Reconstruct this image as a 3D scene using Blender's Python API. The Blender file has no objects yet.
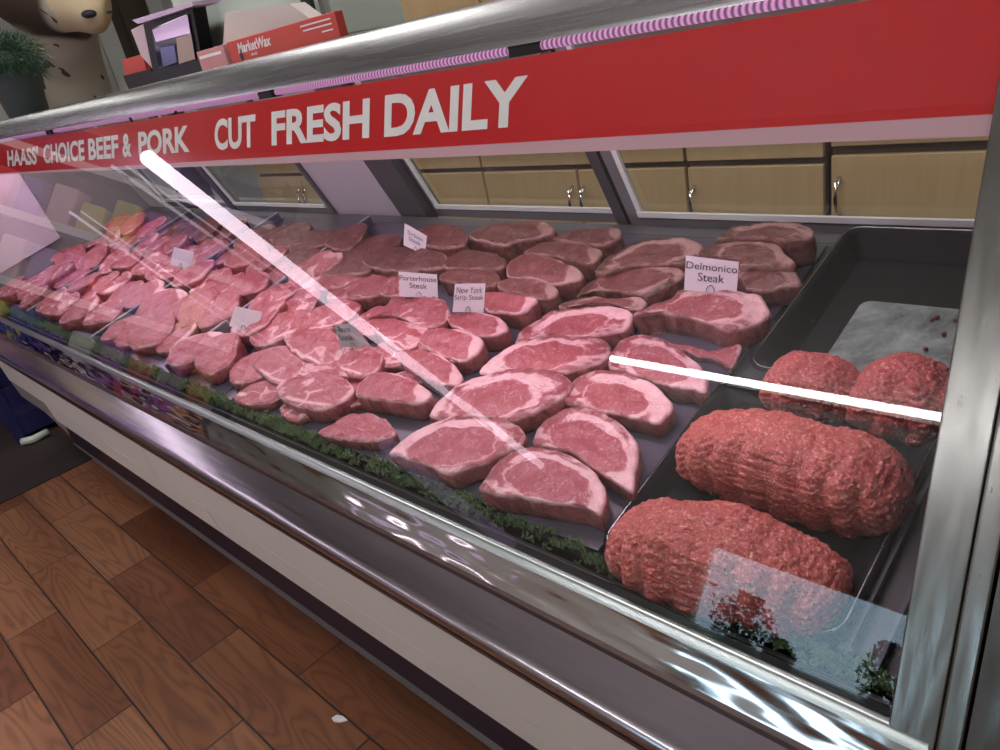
import bpy, bmesh, math, random
from mathutils import Vector, Matrix, noise
random.seed(7)
C = bpy.context.scene.collection
H = 1.33
F = 742.0
def V(*a): return Vector(a)
# ---------------------------------------------------------------- camera solved from the photograph's vanishing points
def _ray(px, py): return V(px-500, 375-py, -F)
Xw = -_ray(-280, 190).normalized(); Yw = _ray(1330, -150).normalized()
Yw = (Yw - Xw*Xw.dot(Yw)).normalized(); Zw = Xw.cross(Yw)
R = Matrix((Xw, Yw, Zw))            # camera -> world rotation
cam_d = bpy.data.cameras.new('camera'); cam = bpy.data.objects.new('camera', cam_d); C.objects.link(cam)
cam.matrix_world = Matrix.Translation((0, 0, H)) @ R.to_4x4()
cam_d.sensor_width = 36; cam_d.lens = F/1000*36; cam_d.clip_start = .02
bpy.context.scene.camera = cam
def ray(p): return R @ _ray(*p)
def on_plane(p, q, nrm):            # point of the plane (q, nrm) seen at p; world coordinates
    d = ray(p); o = V(0, 0, H); nrm = Vector(nrm)
    return o + d*((Vector(q)-o).dot(nrm)/d.dot(nrm))
# ---------------------------------------------------------------- deck frame (sloping shelf of the case)
A = math.radians(13.1)
EV = V(0, math.cos(A), math.sin(A)); EN = V(0, -math.sin(A), math.cos(A)); O = V(0, .55, H-.583)
def deck(x, v, h=0): return O + V(x, 0, 0) + EV*v + EN*h
def todeck(p, h=0):
    q = on_plane(p, O+EN*h, EN) - O
    return q.x, q.dot(EV)
# ---------------------------------------------------------------- object helpers
def tag(o, label=None, cat=None, group=None, kind=None):
    if label: o['label'] = label
    if cat: o['category'] = cat
    if group: o['group'] = group
    if kind: o['kind'] = kind
    return o
def empty(name, loc, label=None, cat=None, group=None, kind=None):
    o = bpy.data.objects.new(name, None); o.empty_display_size = .05; C.objects.link(o); o.location = loc
    return tag(o, label, cat, group, kind)
def mesh_obj(name, verts, faces, mat, parent=None, smooth=False, cols=None, bevel=0):
    me = bpy.data.meshes.new(name)
    off = parent_loc(parent)
    me.from_pydata([tuple(Vector(v)-off) for v in verts], [], faces)
    bm = bmesh.new(); bm.from_mesh(me); bmesh.ops.recalc_face_normals(bm, faces=bm.faces); bm.to_mesh(me); bm.free()
    for p in me.polygons: p.use_smooth = smooth
    if cols is not None:
        a = me.color_attributes.new('pat', 'FLOAT_COLOR', 'POINT')
        a.data.foreach_set('color', [c for t in cols for c in (t[0], t[1], t[2], 1.0)])
    if mat: me.materials.append(mat)
    o = bpy.data.objects.new(name, me); C.objects.link(o)
    if parent: o.parent = parent
    if bevel:
        b = o.modifiers.new('bevel', 'BEVEL'); b.width = bevel; b.segments = 2; b.limit_method = 'ANGLE'
    return o
def parent_loc(p):
    v = V(0, 0, 0)
    while p is not None: v += p.location; p = p.parent
    return v
class MB:
    def __init__(s): s.v = []; s.f = []
    def add(s, vs, fs):
        n = len(s.v); s.v += [Vector(a) for a in vs]; s.f += [[i+n for i in f] for f in fs]; return s
    def box(s, a, b, m=None):
        (x0, y0, z0), (x1, y1, z1) = a, b
        vs = [V(x, y, z) for x in (x0, x1) for y in (y0, y1) for z in (z0, z1)]
        if m: vs = [m @ q for q in vs]
        return s.add(vs, [(0,1,3,2),(4,6,7,5),(0,4,5,1),(2,3,7,6),(0,2,6,4),(1,5,7,3)])
    def prism(s, prof, x0, x1):       # profile in (y, z relative to the camera height), run along X
        n = len(prof)
        vs = [V(x, y, H+z) for x in (x0, x1) for (y, z) in prof]
        fs = [tuple(range(n)), tuple(range(2*n-1, n-1, -1))] + [(i, (i+1) % n, n+(i+1) % n, n+i) for i in range(n)]
        return s.add(vs, fs)
    def tube(s, pts, r, seg=10, closed=False):
        pts = [Vector(p) for p in pts]; n = len(pts); rs = r if isinstance(r, (list, tuple)) else [r]*n
        up = V(0, 0, 1); vs = []; fs = []
        for i, p in enumerate(pts):
            t = (pts[min(i+1, n-1)]-pts[max(i-1, 0)]).normalized() if not closed else (pts[(i+1) % n]-pts[i-1]).normalized()
            a = t.cross(up); a = t.cross(V(0, 1, 0)) if a.length < .2 else a
            a.normalize(); b = a.cross(t).normalized()
            vs += [p+(a*math.cos(k*2*math.pi/seg)+b*math.sin(k*2*math.pi/seg))*rs[i] for k in range(seg)]
        for i in range(n if closed else n-1):
            j = (i+1) % n
            fs += [(i*seg+k, i*seg+(k+1) % seg, j*seg+(k+1) % seg, j*seg+k) for k in range(seg)]
        if not closed: fs += [tuple(range(seg)), tuple(range((n-1)*seg, n*seg))]
        return s.add(vs, fs)
    def lathe(s, prof, c, seg=28):    # prof: (radius, z)
        vs = []; fs = []; n = len(prof)
        for r, z in prof: vs += [V(c[0]+r*math.cos(k*2*math.pi/seg), c[1]+r*math.sin(k*2*math.pi/seg), c[2]+z) for k in range(seg)]
        for i in range(n-1): fs += [(i*seg+k, i*seg+(k+1) % seg, (i+1)*seg+(k+1) % seg, (i+1)*seg+k) for k in range(seg)]
        fs += [tuple(range(seg)), tuple(range((n-1)*seg, n*seg))]
        return s.add(vs, fs)
    def build(s, name, mat, parent=None, smooth=False, bevel=0, **k):
        o = mesh_obj(name, s.v, s.f, mat, parent, smooth, bevel=bevel)
        return tag(o, k.get('label'), k.get('cat'), k.get('group'), k.get('kind'))
def smooth_by_angle(o, deg=40):
    me = o.data
    for p in me.polygons: p.use_smooth = True
    bm = bmesh.new(); bm.from_mesh(me)
    for e in bm.edges:
        if len(e.link_faces) == 2 and e.calc_face_angle(0) > math.radians(deg): e.smooth = False
    bm.to_mesh(me); bm.free(); return o
# ---------------------------------------------------------------- materials
class NT:
    def __init__(s, name):
        m = bpy.data.materials.new(name); m.use_nodes = True; s.m = m; s.t = m.node_tree; s.t.nodes.clear()
        s.out = s.t.nodes.new('ShaderNodeOutputMaterial')
    def n(s, kind, **k):
        nd = s.t.nodes.new('ShaderNode'+kind)
        for a, v in k.items():
            if a.startswith('_'): setattr(nd, a[1:], v)
        for a, v in k.items():
            if not a.startswith('_'):
                key = int(a[1:]) if a[0] == 'i' and a[1:].isdigit() else a.replace('__', ' ')
                s.put(nd.inputs[key], v)
        return nd
    def put(s, inp, v):
        if isinstance(v, bpy.types.NodeSocket): s.t.links.new(v, inp)
        elif isinstance(v, bpy.types.Node): s.t.links.new(v.outputs[0], inp)
        elif isinstance(v, (tuple, list)) and len(v) == 3 and inp.type == 'RGBA': inp.default_value = (*v, 1)
        else: inp.default_value = v
    def math(s, op, a, b=0, c=0, clamp=False):
        nd = s.n('Math', _operation=op, _use_clamp=clamp, i0=a, i1=b); s.put(nd.inputs[2], c); return nd.outputs[0]
    def mix(s, f, a, b):
        nd = s.n('Mix', _data_type='RGBA'); s.put(nd.inputs[0], f); s.put(nd.inputs[6], a); s.put(nd.inputs[7], b); return nd.outputs[2]
    def ramp(s, f, stops):
        nd = s.n('ValToRGB', i0=f); cr = nd.color_ramp
        while len(cr.elements) < len(stops): cr.elements.new(.5)
        for e, (p, c) in zip(cr.elements, stops): e.position = p; e.color = (*c, 1) if len(c) == 3 else c
        return nd.outputs[0]
    def coords(s, which='Object', scale=None):
        tc = s.n('TexCoord').outputs[which]
        if scale: return s.n('Mapping', Vector=tc, Scale=scale).outputs[0]
        return tc
    def noise(s, vec, scale, detail=3, rough=.55, dist=0):
        return s.n('TexNoise', Vector=vec, Scale=scale, Detail=detail, Roughness=rough, Distortion=dist).outputs[0]
    def bump(s, h, strength=.3, dist=.002, normal=None):
        nd = s.n('Bump', Strength=strength, Distance=dist, Height=h)
        if normal is not None: s.put(nd.inputs['Normal'], normal)
        return nd.outputs[0]
    def bsdf(s, **k):
        nd = s.n('BsdfPrincipled', **k); s.t.links.new(nd.outputs[0], s.out.inputs[0]); return s.m
def plain(name, col, rough=.5, metal=0, var=.08, scale=6, bump=0, spec=.5, emis=None, es=0):
    t = NT(name); v = t.coords('Object'); nz = t.noise(v, scale)
    c = t.mix(nz, tuple(max(0, a*(1-var)) for a in col), tuple(min(1, a*(1+var)) for a in col))
    k = dict(Base__Color=c, Roughness=rough, Metallic=metal)
    if emis: k['Emission__Color'] = emis; k['Emission__Strength'] = es
    if bump: k['Normal'] = t.bump(t.noise(v, scale*12), bump, .001)
    m = t.bsdf(**k); m.node_tree.nodes['Principled BSDF'].inputs['Specular IOR Level'].default_value = spec
    return m
def steel(name, col=(.62,.62,.62), rough=.22, stretch=(2,60,60), scale=6, wav=.0, rv=.15, wavscale=(3,14,14), bm=.15):
    t = NT(name); v = t.coords('Object', stretch); nz = t.noise(v, scale, 4)
    r = t.math('MULTIPLY_ADD', nz, rv, rough-rv/2)
    c = t.mix(nz, tuple(a*.88 for a in col), col)
    nb = t.bump(nz, bm, .0004)
    if wav: nb = t.bump(t.noise(t.coords('Object', wavscale), 1.0, 2), wav, .02, nb)
    return t.bsdf(Base__Color=c, Roughness=r, Metallic=1.0, Normal=nb)
def wood(name, a, b, axis='Z', scale=1.0, rough=.4):
    t = NT(name); sc = {'Z': (9,9,.9), 'X': (.9,9,9)}[axis]; v = t.coords('Object', tuple(q*scale for q in sc))
    n1 = t.noise(v, 2.2, 5, .6, .6); n2 = t.noise(v, 14, 3)
    f = t.math('MULTIPLY_ADD', n2, .35, t.math('MULTIPLY', n1, .75))
    return t.bsdf(Base__Color=t.mix(f, a, b), Roughness=rough, Normal=t.bump(n2, .08, .001))
M = {}
M['steel'] = steel('brushed steel')
M['steel_ledge'] = steel('scuffed steel', (.42,.39,.43), .17, (1.2,40,40), 5, .06, .12)
M['steel_band'] = steel('mirror steel', (.60,.57,.57), .10, (1,20,20), 4, .42, .06, (4,18,18))
M['steel_post'] = steel('scratched steel', (.27,.27,.255), .24, (22,4,4), 8, .10, .16, (26,5,5), .3)
M['steel_top'] = steel('dull steel', (.42,.42,.43), .27, (1,40,40), 4, .05, .12)
M['alu'] = steel('anodised aluminium', (.50,.56,.55), .30, (1,60,60), 4, 0, .1)
M['frame'] = plain('grey frame', (.11,.115,.12), .38, .5, .1)
M['framelight'] = plain('pale frame', (.28,.30,.30), .32, .5, .1)
M['black'] = plain('black plastic', (.008,.008,.009), .42, spec=.25)
M['dark'] = plain('dark interior', (.025,.025,.03), .45, 0, .15, 5)
M['bronze'] = plain('dark trim', (.09,.055,.05), .3, .4)
M['white_panel'] = plain('painted panel', (.88,.86,.81), .38, 0, .03, 2)
M['grey_panel'] = plain('grey green panel', (.30,.31,.28), .45, 0, .1, 4)
M['lav'] = plain('white liner', (.72,.66,.76), .5, 0, .05)
M['wall'] = plain('painted wall', (.66,.68,.65), .7, 0, .06, 1.5)
M['ceil'] = plain('ceiling tile', (.60,.60,.60), .8, 0, .05, 4)
M['oak'] = wood('oak cabinet', (.44,.30,.14), (.62,.46,.25))
M['oakdark'] = plain('cabinet gap', (.07,.045,.03), .6)
M['chrome'] = plain('chrome', (.8,.8,.8), .12, 1)
M['white'] = plain('white plastic', (.60,.66,.60), .4)
M['paper'] = plain('paper', (.80,.77,.82), .7, 0, .03)
M['red'] = plain('red carton', (.58,.06,.045), .5, 0, .08, 30)
M['redpale'] = plain('faded red carton', (.62,.26,.26), .5, 0, .1, 40)
M['ink'] = plain('black ink', (.03,.03,.05), .6)
M['letter'] = plain('white lettering', (.86,.78,.80), .4)
M['blue'] = plain('blue rack', (.02,.02,.10), .45)
M['pot'] = plain('pot', (.045,.055,.06), .5)
def mat_pan():
    t = NT('worn pan'); v = t.coords('Object'); n1 = t.noise(v, 14, 5, .7, .5); n2 = t.noise(v, 90, 3)
    f = t.math('MULTIPLY_ADD', n2, .4, t.math('MULTIPLY_ADD', t.math('SUBTRACT', n1, .5), 3.0, .3), clamp=True)
    return t.bsdf(Base__Color=t.mix(f, (.045,.05,.052), (.24,.27,.27)), Roughness=.5, Metallic=.5, Normal=t.bump(n2, .3, .001))
M['silverpan'] = mat_pan()
M['crumb'] = plain('meat crumb', (.10,.02,.02), .5)
def mat_banner():
    t = NT('red vinyl'); v = t.coords('Object'); nz = t.noise(v, 1.2, 2)
    c = t.mix(nz, (.50,.010,.014), (.66,.022,.028))
    m = t.bsdf(Base__Color=c, Roughness=.22)
    return m
M['banner'] = mat_banner()
M['strip'] = plain('pale vinyl strip', (.62,.36,.42), .3, 0, .05, 3)
def mat_glass():
    t = NT('clear glass'); lw = t.n('LayerWeight', Blend=.5)
    f = t.math('POWER', lw.outputs['Facing'], 4.2)
    f = t.math('MULTIPLY_ADD', f, .95, .045, clamp=True)
    v = t.coords('Object', (1.5, 6, 6)); nb = t.bump(t.noise(v, 1.0, 1), .022, .01)
    tr = t.n('BsdfTransparent', Color=(.93,.96,.95)); gl = t.n('BsdfGlossy', Roughness=.0, Color=(1,1,1))
    mx = t.n('MixShader', i0=f, i1=tr, i2=gl); t.t.links.new(mx.outputs[0], t.out.inputs[0]); return t.m
M['glass'] = mat_glass()
def emit(name, col, s):
    t = NT(name); e = t.n('Emission', Color=col, Strength=s); t.t.links.new(e.outputs[0], t.out.inputs[0]); return t.m
M['tube'] = emit('tube light', (1,.95,1), 26)
M['tube2'] = emit('pink streak glow', (1,.84,.98), 5.5)
def mat_led():
    t = NT('ribbed light tube'); x = t.n('SeparateXYZ', Vector=t.coords('Object')).outputs[0]
    s = t.math('SINE', t.math('MULTIPLY', x, 900.0)); s = t.math('MULTIPLY_ADD', s, .4, .6)
    e = t.n('Emission', Color=(.95,.42,.80), Strength=t.math('MULTIPLY', s, .7)); t.t.links.new(e.outputs[0], t.out.inputs[0]); return t.m
M['led'] = mat_led()
def mat_meat():
    t = NT('raw beef'); at = t.n('Attribute', _attribute_name='pat'); sp = t.n('SeparateColor', Color=at.outputs['Color'])
    fat, age, side = sp.outputs[0], sp.outputs[1], sp.outputs[2]
    v = t.coords('Object')
    n1 = t.noise(v, 38, 4, .6, .8); n2 = t.noise(v, 170, 3, .65, .4); n3 = t.noise(v, 13, 2)
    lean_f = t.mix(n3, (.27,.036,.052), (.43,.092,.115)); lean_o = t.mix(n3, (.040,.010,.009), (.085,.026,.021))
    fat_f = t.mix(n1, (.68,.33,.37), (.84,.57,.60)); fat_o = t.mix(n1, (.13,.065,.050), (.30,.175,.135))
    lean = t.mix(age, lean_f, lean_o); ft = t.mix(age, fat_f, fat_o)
    vein = t.math('ABSOLUTE', t.math('SUBTRACT', n1, .5)); vein = t.math('SUBTRACT', 1, t.math('MULTIPLY', vein, 38), clamp=True)
    vein = t.math('MULTIPLY', vein, t.math('MULTIPLY', t.math('GREATER_THAN', n3, .50), .40))
    speck = t.math('MULTIPLY', t.math('SUBTRACT', n2, .57, clamp=True), 5.0, clamp=True)
    mb = t.math('ADD', vein, speck, clamp=True)
    fat = t.math('MULTIPLY_ADD', t.math('SUBTRACT', n2, .5), 1.3, t.math('MULTIPLY_ADD', fat, 1.5, -.25), clamp=True); fat = t.math('MULTIPLY_ADD', t.math('SUBTRACT', n1, .5), .9, fat, clamp=True); fsum = t.math('MAXIMUM', fat, t.math('MULTIPLY', mb, .8))
    col = t.mix(fsum, lean, ft)
    vs = t.n('Mapping', Vector=v, Scale=(1.0, 1.0, .75)).outputs[0]
    nsd = t.noise(vs, 42, 4, .65, 1.2)
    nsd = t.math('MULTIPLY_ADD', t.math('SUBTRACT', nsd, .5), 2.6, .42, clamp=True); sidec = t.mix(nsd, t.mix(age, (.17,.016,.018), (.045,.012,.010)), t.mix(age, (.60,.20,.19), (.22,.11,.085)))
    col = t.mix(t.math('MULTIPLY', side, .92), col, sidec)  # sides redder, with the shade below the cut face put into their colour
    h = t.math('ADD', t.math('MULTIPLY', n1, .6), t.math('MULTIPLY', n2, .8))
    return t.bsdf(Base__Color=col, Roughness=t.math('MULTIPLY_ADD', n1, .25, .22), Normal=t.bump(h, .9, .0034))
M['meat'] = mat_meat()
def mat_ground():
    t = NT('ground beef'); v = t.coords('Object'); w = t.noise(v, 45, 2)
    vv = t.n('VectorMath', _operation='ADD', i0=v, i1=t.n('VectorMath', _operation='SCALE', i0=t.n('TexNoise', Vector=v, Scale=60.0, Detail=2.0).outputs[1], Scale=.02).outputs[0]).outputs[0]
    vo = t.n('TexVoronoi', Vector=vv, Scale=260.0, _feature='F1'); d = vo.outputs['Distance']
    vo2 = t.n('TexVoronoi', Vector=vv, Scale=120.0, _feature='SMOOTH_F1').outputs['Distance']
    sp = t.noise(v, 260, 3, .6); sp = t.math('MULTIPLY', t.math('SUBTRACT', sp, .53, clamp=True), 6.5, clamp=True)
    base = t.mix(w, (.37,.052,.048), (.52,.12,.105))
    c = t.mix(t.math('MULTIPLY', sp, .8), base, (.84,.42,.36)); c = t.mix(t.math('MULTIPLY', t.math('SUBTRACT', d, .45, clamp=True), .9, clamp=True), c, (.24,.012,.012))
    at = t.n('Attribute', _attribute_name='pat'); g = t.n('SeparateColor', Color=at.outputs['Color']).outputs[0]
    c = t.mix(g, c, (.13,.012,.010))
    h = t.math('SUBTRACT', 1, t.math('ADD', t.math('MULTIPLY', d, .6), t.math('MULTIPLY', vo2, .9)))
    return t.bsdf(Base__Color=c, Roughness=.42, Normal=t.bump(h, .8, .0026))
M['ground'] = mat_ground()
def mat_floor():
    t = NT('wood look floor tile'); v = t.coords('Object')
    br = t.n('TexBrick', Vector=v, Color1=(0,0,0), Color2=(1,1,1), Mortar=(.5,.5,.5), Scale=1.0, _offset=.5, _squash=1.0)
    br.inputs['Brick Width'].default_value = .60; br.inputs['Row Height'].default_value = .1497
    br.inputs['Mortar Size'].default_value = .0027; br.inputs['Mortar Smooth'].default_value = .25; br.inputs['Bias'].default_value = 0
    cell, mort = br.outputs['Color'], br.outputs['Fac']
    seed = t.math('MULTIPLY', t.n('SeparateColor', Color=cell).outputs[0], 23.0)
    cb = t.n('CombineXYZ', X=0, Y=0, Z=seed)
    vv = t.n('VectorMath', _operation='ADD', i0=t.n('Mapping', Vector=v, Scale=(.75,6.0,1)).outputs[0], i1=cb).outputs[0]
    fld = t.noise(vv, 1.35, 2, .5, .3)
    ring = t.math('MULTIPLY_ADD', t.math('SINE', t.math('MULTIPLY', fld, 120.0)), .5, .5)
    ring = t.math('POWER', ring, 2.2)
    fine = t.noise(t.n('Mapping', Vector=v, Scale=(14,160,1)).outputs[0], 1.0, 3)
    tone = t.noise(vv, .9, 3)
    base = t.ramp(t.math('MULTIPLY_ADD', t.n('SeparateColor', Color=cell).outputs[0], .35, t.math('MULTIPLY', tone, .75)), [(.25,(.10,.033,.016)), (.5,(.19,.072,.034)), (.8,(.33,.15,.075))])
    c = t.mix(t.math('MULTIPLY', ring, t.math('MULTIPLY_ADD', fine, .6, .12)), base, (.065,.020,.010))
    c = t.mix(mort, c, (.035,.020,.018))
    rough = t.math('MULTIPLY_ADD', ring, .12, .30)
    h = t.math('SUBTRACT', t.math('MULTIPLY', ring, -.25), t.math('MULTIPLY', mort, 2.2))
    return t.bsdf(Base__Color=c, Roughness=rough, Normal=t.bump(h, .5, .0015))
M['floor'] = mat_floor()
def mat_cow():
    t = NT('cowhide'); v = t.coords('Object'); n1 = t.noise(v, 8, 2, .5, .5)
    f = t.math('GREATER_THAN', n1, .63)
    at = t.n('Attribute', _attribute_name='pat'); sp = t.n('SeparateColor', Color=at.outputs['Color'])
    c = t.mix(t.math('MULTIPLY', f, .9), (.62,.58,.47), (.05,.035,.03))
    c = t.mix(sp.outputs[0], c, (.075,.05,.038)); c = t.mix(sp.outputs[1], c, (.80,.66,.44))
    return t.bsdf(Base__Color=c, Roughness=.75, Normal=t.bump(t.noise(v, 120, 3), .3, .004))
M['cow'] = mat_cow()
def mat_leaf(name, a, b):
    t = NT(name); n1 = t.noise(t.coords('Object'), 40, 2); return t.bsdf(Base__Color=t.mix(n1, a, b), Roughness=.5)
M['parsley'] = mat_leaf('garnish green', (.020,.045,.025), (.20,.30,.12))
M['needles'] = mat_leaf('needle green', (.012,.045,.022), (.05,.14,.07))
def mat_liner():
    t = NT('tray liner'); v = t.coords('Object'); n1 = t.noise(v, 9, 3)
    return t.bsdf(Base__Color=t.mix(n1, (.050,.044,.068), (.078,.066,.096)), Roughness=.36)
M['liner'] = mat_liner()
def mat_screen():
    t = NT('glossy screen'); return t.bsdf(Base__Color=(.03,.03,.06), Roughness=.06)
M['screen'] = mat_screen()
def text_obj(body, name, mat, parent, o, ux, uy, width, height, bold=.0, align='LEFT', stretch=True):
    """letters with the capital height `height`, run along ux, upright along uy, starting at o"""
    cu = bpy.data.curves.new(name, 'FONT'); cu.body = body; cu.offset = bold; cu.extrude = .0; cu.resolution_u = 4
    to = bpy.data.objects.new(name, cu); C.objects.link(to)
    dg = bpy.context.evaluated_depsgraph_get(); dg.update()
    me = bpy.data.meshes.new_from_object(to.evaluated_get(dg)); bpy.data.objects.remove(to)
    xs = [v.co.x for v in me.vertices]; ys = [v.co.y for v in me.vertices]
    x0, x1, y0, y1 = min(xs), max(xs), min(ys), max(ys)
    sx = width/(x1-x0); sy = height/(y1-y0)
    if not stretch: sx = min(sx, sy)
    sh = 0 if align == 'LEFT' else (width-(x1-x0)*sx)/2
    off = parent_loc(parent)
    for v in me.vertices: v.co = Vector(o) + Vector(ux)*((v.co.x-x0)*sx+sh) + Vector(uy)*((v.co.y-y0)*sy) - off
    me.materials.clear(); me.materials.append(mat); me.name = name
    ob = bpy.data.objects.new(name, me); C.objects.link(ob); ob.parent = parent
    return ob
# ================================================================ THE SETTING
def struct(name, mb, mat, **k): return mb.build(name, mat, None, kind='structure', **k)
o = struct('floor', MB().box((-9, -2.6, -.03), (3.2, 3.0, 0)), M['floor']); 
for v_ in o.data.vertices: v_.co += V(1.17, -.448, 0)
o.location = (-1.17, .448, 0)
struct('ceiling', MB().box((-9.1, -2.6, 2.9), (3.2, 3.0, 2.95)), M['ceil'])
struct('wall_back', MB().box((-9.1, 2.8, 0), (3.2, 2.9, 2.9)), M['wall'])
struct('wall_right', MB().box((3.1, -2.6, 0), (3.2, 2.8, 2.9)), M['wall'])
# front wall with a low window opening (seen only as a reflection in the glass)
wx0, wx1, wz0, wz1 = -1.62, -.60, .22, .665
mb = MB(); YF = -2.3
mb.box((-9.1, YF-.1, 0), (wx0, YF, 2.9)); mb.box((wx1, YF-.1, 0), (3.2, YF, 2.9))
mb.box((wx0, YF-.1, 0), (wx1, YF, wz0)); mb.box((wx0, YF-.1, wz1), (wx1, YF, 2.9))
struct('wall_front', mb, M['wall'])
wf = MB()
for a, b in (((wx0, YF-.07, wz0), (wx0+.03, YF-.02, wz1)), ((wx1-.03, YF-.07, wz0), (wx1, YF-.02, wz1)), ((wx0+.03, YF-.07, wz1-.03), (wx1-.03, YF-.02, wz1)), ((wx0+.03, YF-.07, wz0), (wx1-.03, YF-.02, wz0+.03))): wf.box(a, b)
wroot = struct('window_1', wf, M['white'])
mb = MB().box((wx0+.03, YF-.05, wz0+.03), (wx1-.03, YF-.046, wz1-.03)); mb.build('pane', M['glass'], wroot)
# left wall with brown door and pale trim
XL = -6.0
def yX(px, py, X=XL): return on_plane((px, py), (X, 0, 0), (1, 0, 0))
y_a, y_b, y_c = yX(97, 35).y, yX(117, 40).y, yX(160, 40).y
struct('wall_left', MB().box((XL-.12, 1.0, 0), (XL, y_a, 2.9)).box((XL-.12, y_a, 2.3), (XL, 2.8, 2.9)).box((XL-.12, y_c, 0), (XL, 2.8, 2.3)), M['wall'])
struct('wall_far_left', MB().box((-9.1, -2.3, 0), (-9.0, 2.8, 2.9)), M['wall'])
struct('trim_1', MB().box((XL-.05, y_a, 0), (XL+.04, y_b, 2.35), None), plain('grey trim', (.70,.72,.70), .5), )
dr = struct('door_1', MB().box((XL-.08, y_b, 0), (XL-.02, y_c, 2.3)), plain('brown door', (.075,.055,.04), .5))
MB().box((XL-.02, y_b+.10, 1.2), (XL-.01, y_c-.10, 2.15)).box((XL-.02, y_b+.10, .15), (XL-.01, y_c-.10, 1.05)).build('door_panel', plain('brown panel', (.09,.066,.045), .5), dr)
# ================================================================ CABINETS ALONG THE BACK WALL
YC = 2.2
def handle(x, z, par):
    pts = [V(x, YC-.02, z+.055), V(x, YC-.045, z+.04), V(x, YC-.052, z), V(x, YC-.045, z-.04), V(x, YC-.02, z-.055)]
    return MB().tube(pts, .006, 8).build('handle', M['chrome'], par, True)
def base_unit(x0, x1, doors, label, drawers=True, hs=()):
    e = empty('base_cabinet', V((x0+x1)/2, YC+.3, 0), label, 'cabinet', 'oak base cabinets behind the counter')
    MB().box((x0+.002, YC, .1), (x1-.002, YC+.58, .895)).box((x0+.002, YC+.05, 0), (x1-.002, YC+.55, .1)).build('carcass', M['oakdark'], e)
    top = .798 if drawers else .822
    n = len(doors)
    for (a, b, hx) in doors:
        d = MB().box((a+.006, YC-.022, .11), (b-.006, YC-.002, top)).build('door', M['oak'], e, bevel=.003)
        if hx is not None: handle(hx, top-.115, d)
    if drawers:
        d = MB().box((x0+.006, YC-.022, .818), (x1-.006, YC-.002, .890)).build('drawer', M['oak'], e, bevel=.003)
    else:
        MB().box((x0+.006, YC-.022, .848), (x1-.006, YC-.002, .893)).build('top_rail', M['oak'], e, bevel=.002)
base_unit(-3.26, -2.30, [(-3.26,-2.78,-2.80),(-2.78,-2.30,-2.76)], 'oak base cabinet seen left of the wide rear door frame, furthest from the post')
base_unit(-2.30, -1.34, [(-2.30,-1.80,-1.83),(-1.80,-1.34,-1.775)], 'oak double-door base cabinet with two paired handles behind the second rear door')
base_unit(-1.34, -.885, [(-1.34,-.885,-1.315)], 'narrow oak base cabinet with one door and a drawer behind the right rear door')
base_unit(-.875, .30, [(-.875,-.02,-.845),(-.02,.30,None)], 'oak base cabinet with a wide tall door at the far right, beside the steel post', drawers=False)
base_unit(-4.22, -3.26, [(-4.22,-3.74,-3.77),(-3.74,-3.26,-3.71)], 'oak base cabinet at the dim far left end of the back counter')
tag(MB().box((-4.3, YC-.04, .896), (.34, YC+.6, .935)).build('worktop', plain('worktop', (.32,.27,.20), .4), None, bevel=.004), 'long pale brown worktop lying on the oak base cabinets', 'worktop')
xs = [-4.55, -3.75, -2.97, -2.18, -1.4, -.6]
nm = ['far left', 'second from the left', 'left of the middle', 'above the plant-side counter', 'above the paired handles', 'above the tall door']
ul = ['oak wall cabinet furthest left above the case roof', 'oak wall cabinet just right of the white scale', 'oak wall cabinet seen above the steel roof rail, left of the door gap', 'oak wall cabinet seen above the steel roof rail, right of the door gap', 'oak wall cabinet furthest right, mostly above the picture']
for i in range(5):
    a, b = xs[i], xs[i+1]
    e = empty('wall_cabinet', V((a+b)/2, 2.6, 1.38), ul[i], 'cabinet', 'oak wall cabinets')
    MB().box((a+.003, 2.24, 1.36), (b-.003, 2.8, 2.25)).build('carcass', M['oakdark'], e)
    MB().box((a+.005, 2.22, 1.355), (b-.005, 2.238, 2.245)).build('door', M['oak'], e, bevel=.004)
# ================================================================ THE DISPLAY CASE
X0, X1 = -3.62, -.139
case = empty('meat_display_case', V(-1.85, .9, 0), 'long stainless and white refrigerated meat display case with sloping glass front', 'display case')
def part(name, mb, mat, par=case, **k): return mb.build(name, mat, par, **k)
def gy(z): return .471 + (z+.58)*math.tan(math.radians(20))     # y of the glass at relative height z
part('kick_plate', MB().prism([(.594,-1.33),(.594,-1.03),(.62,-1.03),(.62,-1.33)], X0, .5), plain('kick plate', (.035,.02,.035), .4))
part('kick_seal', MB().prism([(.585,-1.33),(.594,-1.318),(.60,-1.33)], X0, .5), plain('grey seal', (.16,.14,.14), .6))
part('lower_body', MB().prism([(.62,-1.3),(.62,-1.0),(.50,-1.0),(.49,-.80),(.49,-.66),(1.35,-.66),(1.35,-1.3)], X0, .5), M['dark'])
def seams(name, prof, cuts, mats):
    for i in range(len(cuts)-1):
        part(name, MB().prism(prof, cuts[i]+.004, cuts[i+1]-.004), mats[i] if isinstance(mats, list) else mats, bevel=.002)
seams('upper_panel', [(.452,-.68),(.472,-.83),(.483,-.946),(.505,-.946),(.50,-.68)], [X0, -2.035, .5], M['white_panel'])
seams('lower_panel', [(.4845,-.949),(.4955,-1.030),(.503,-1.038),(.53,-1.038),(.515,-.949)], [X0, -3.13, -1.74, .5], [M['grey_panel'], M['white_panel'], M['white_panel']])
def smooth_prism(name, prof, mat, x0=X0, x1=.5, deg=50):
    o = part(name, MB().prism(prof, x0, x1), mat); return smooth_by_angle(o, deg)
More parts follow.
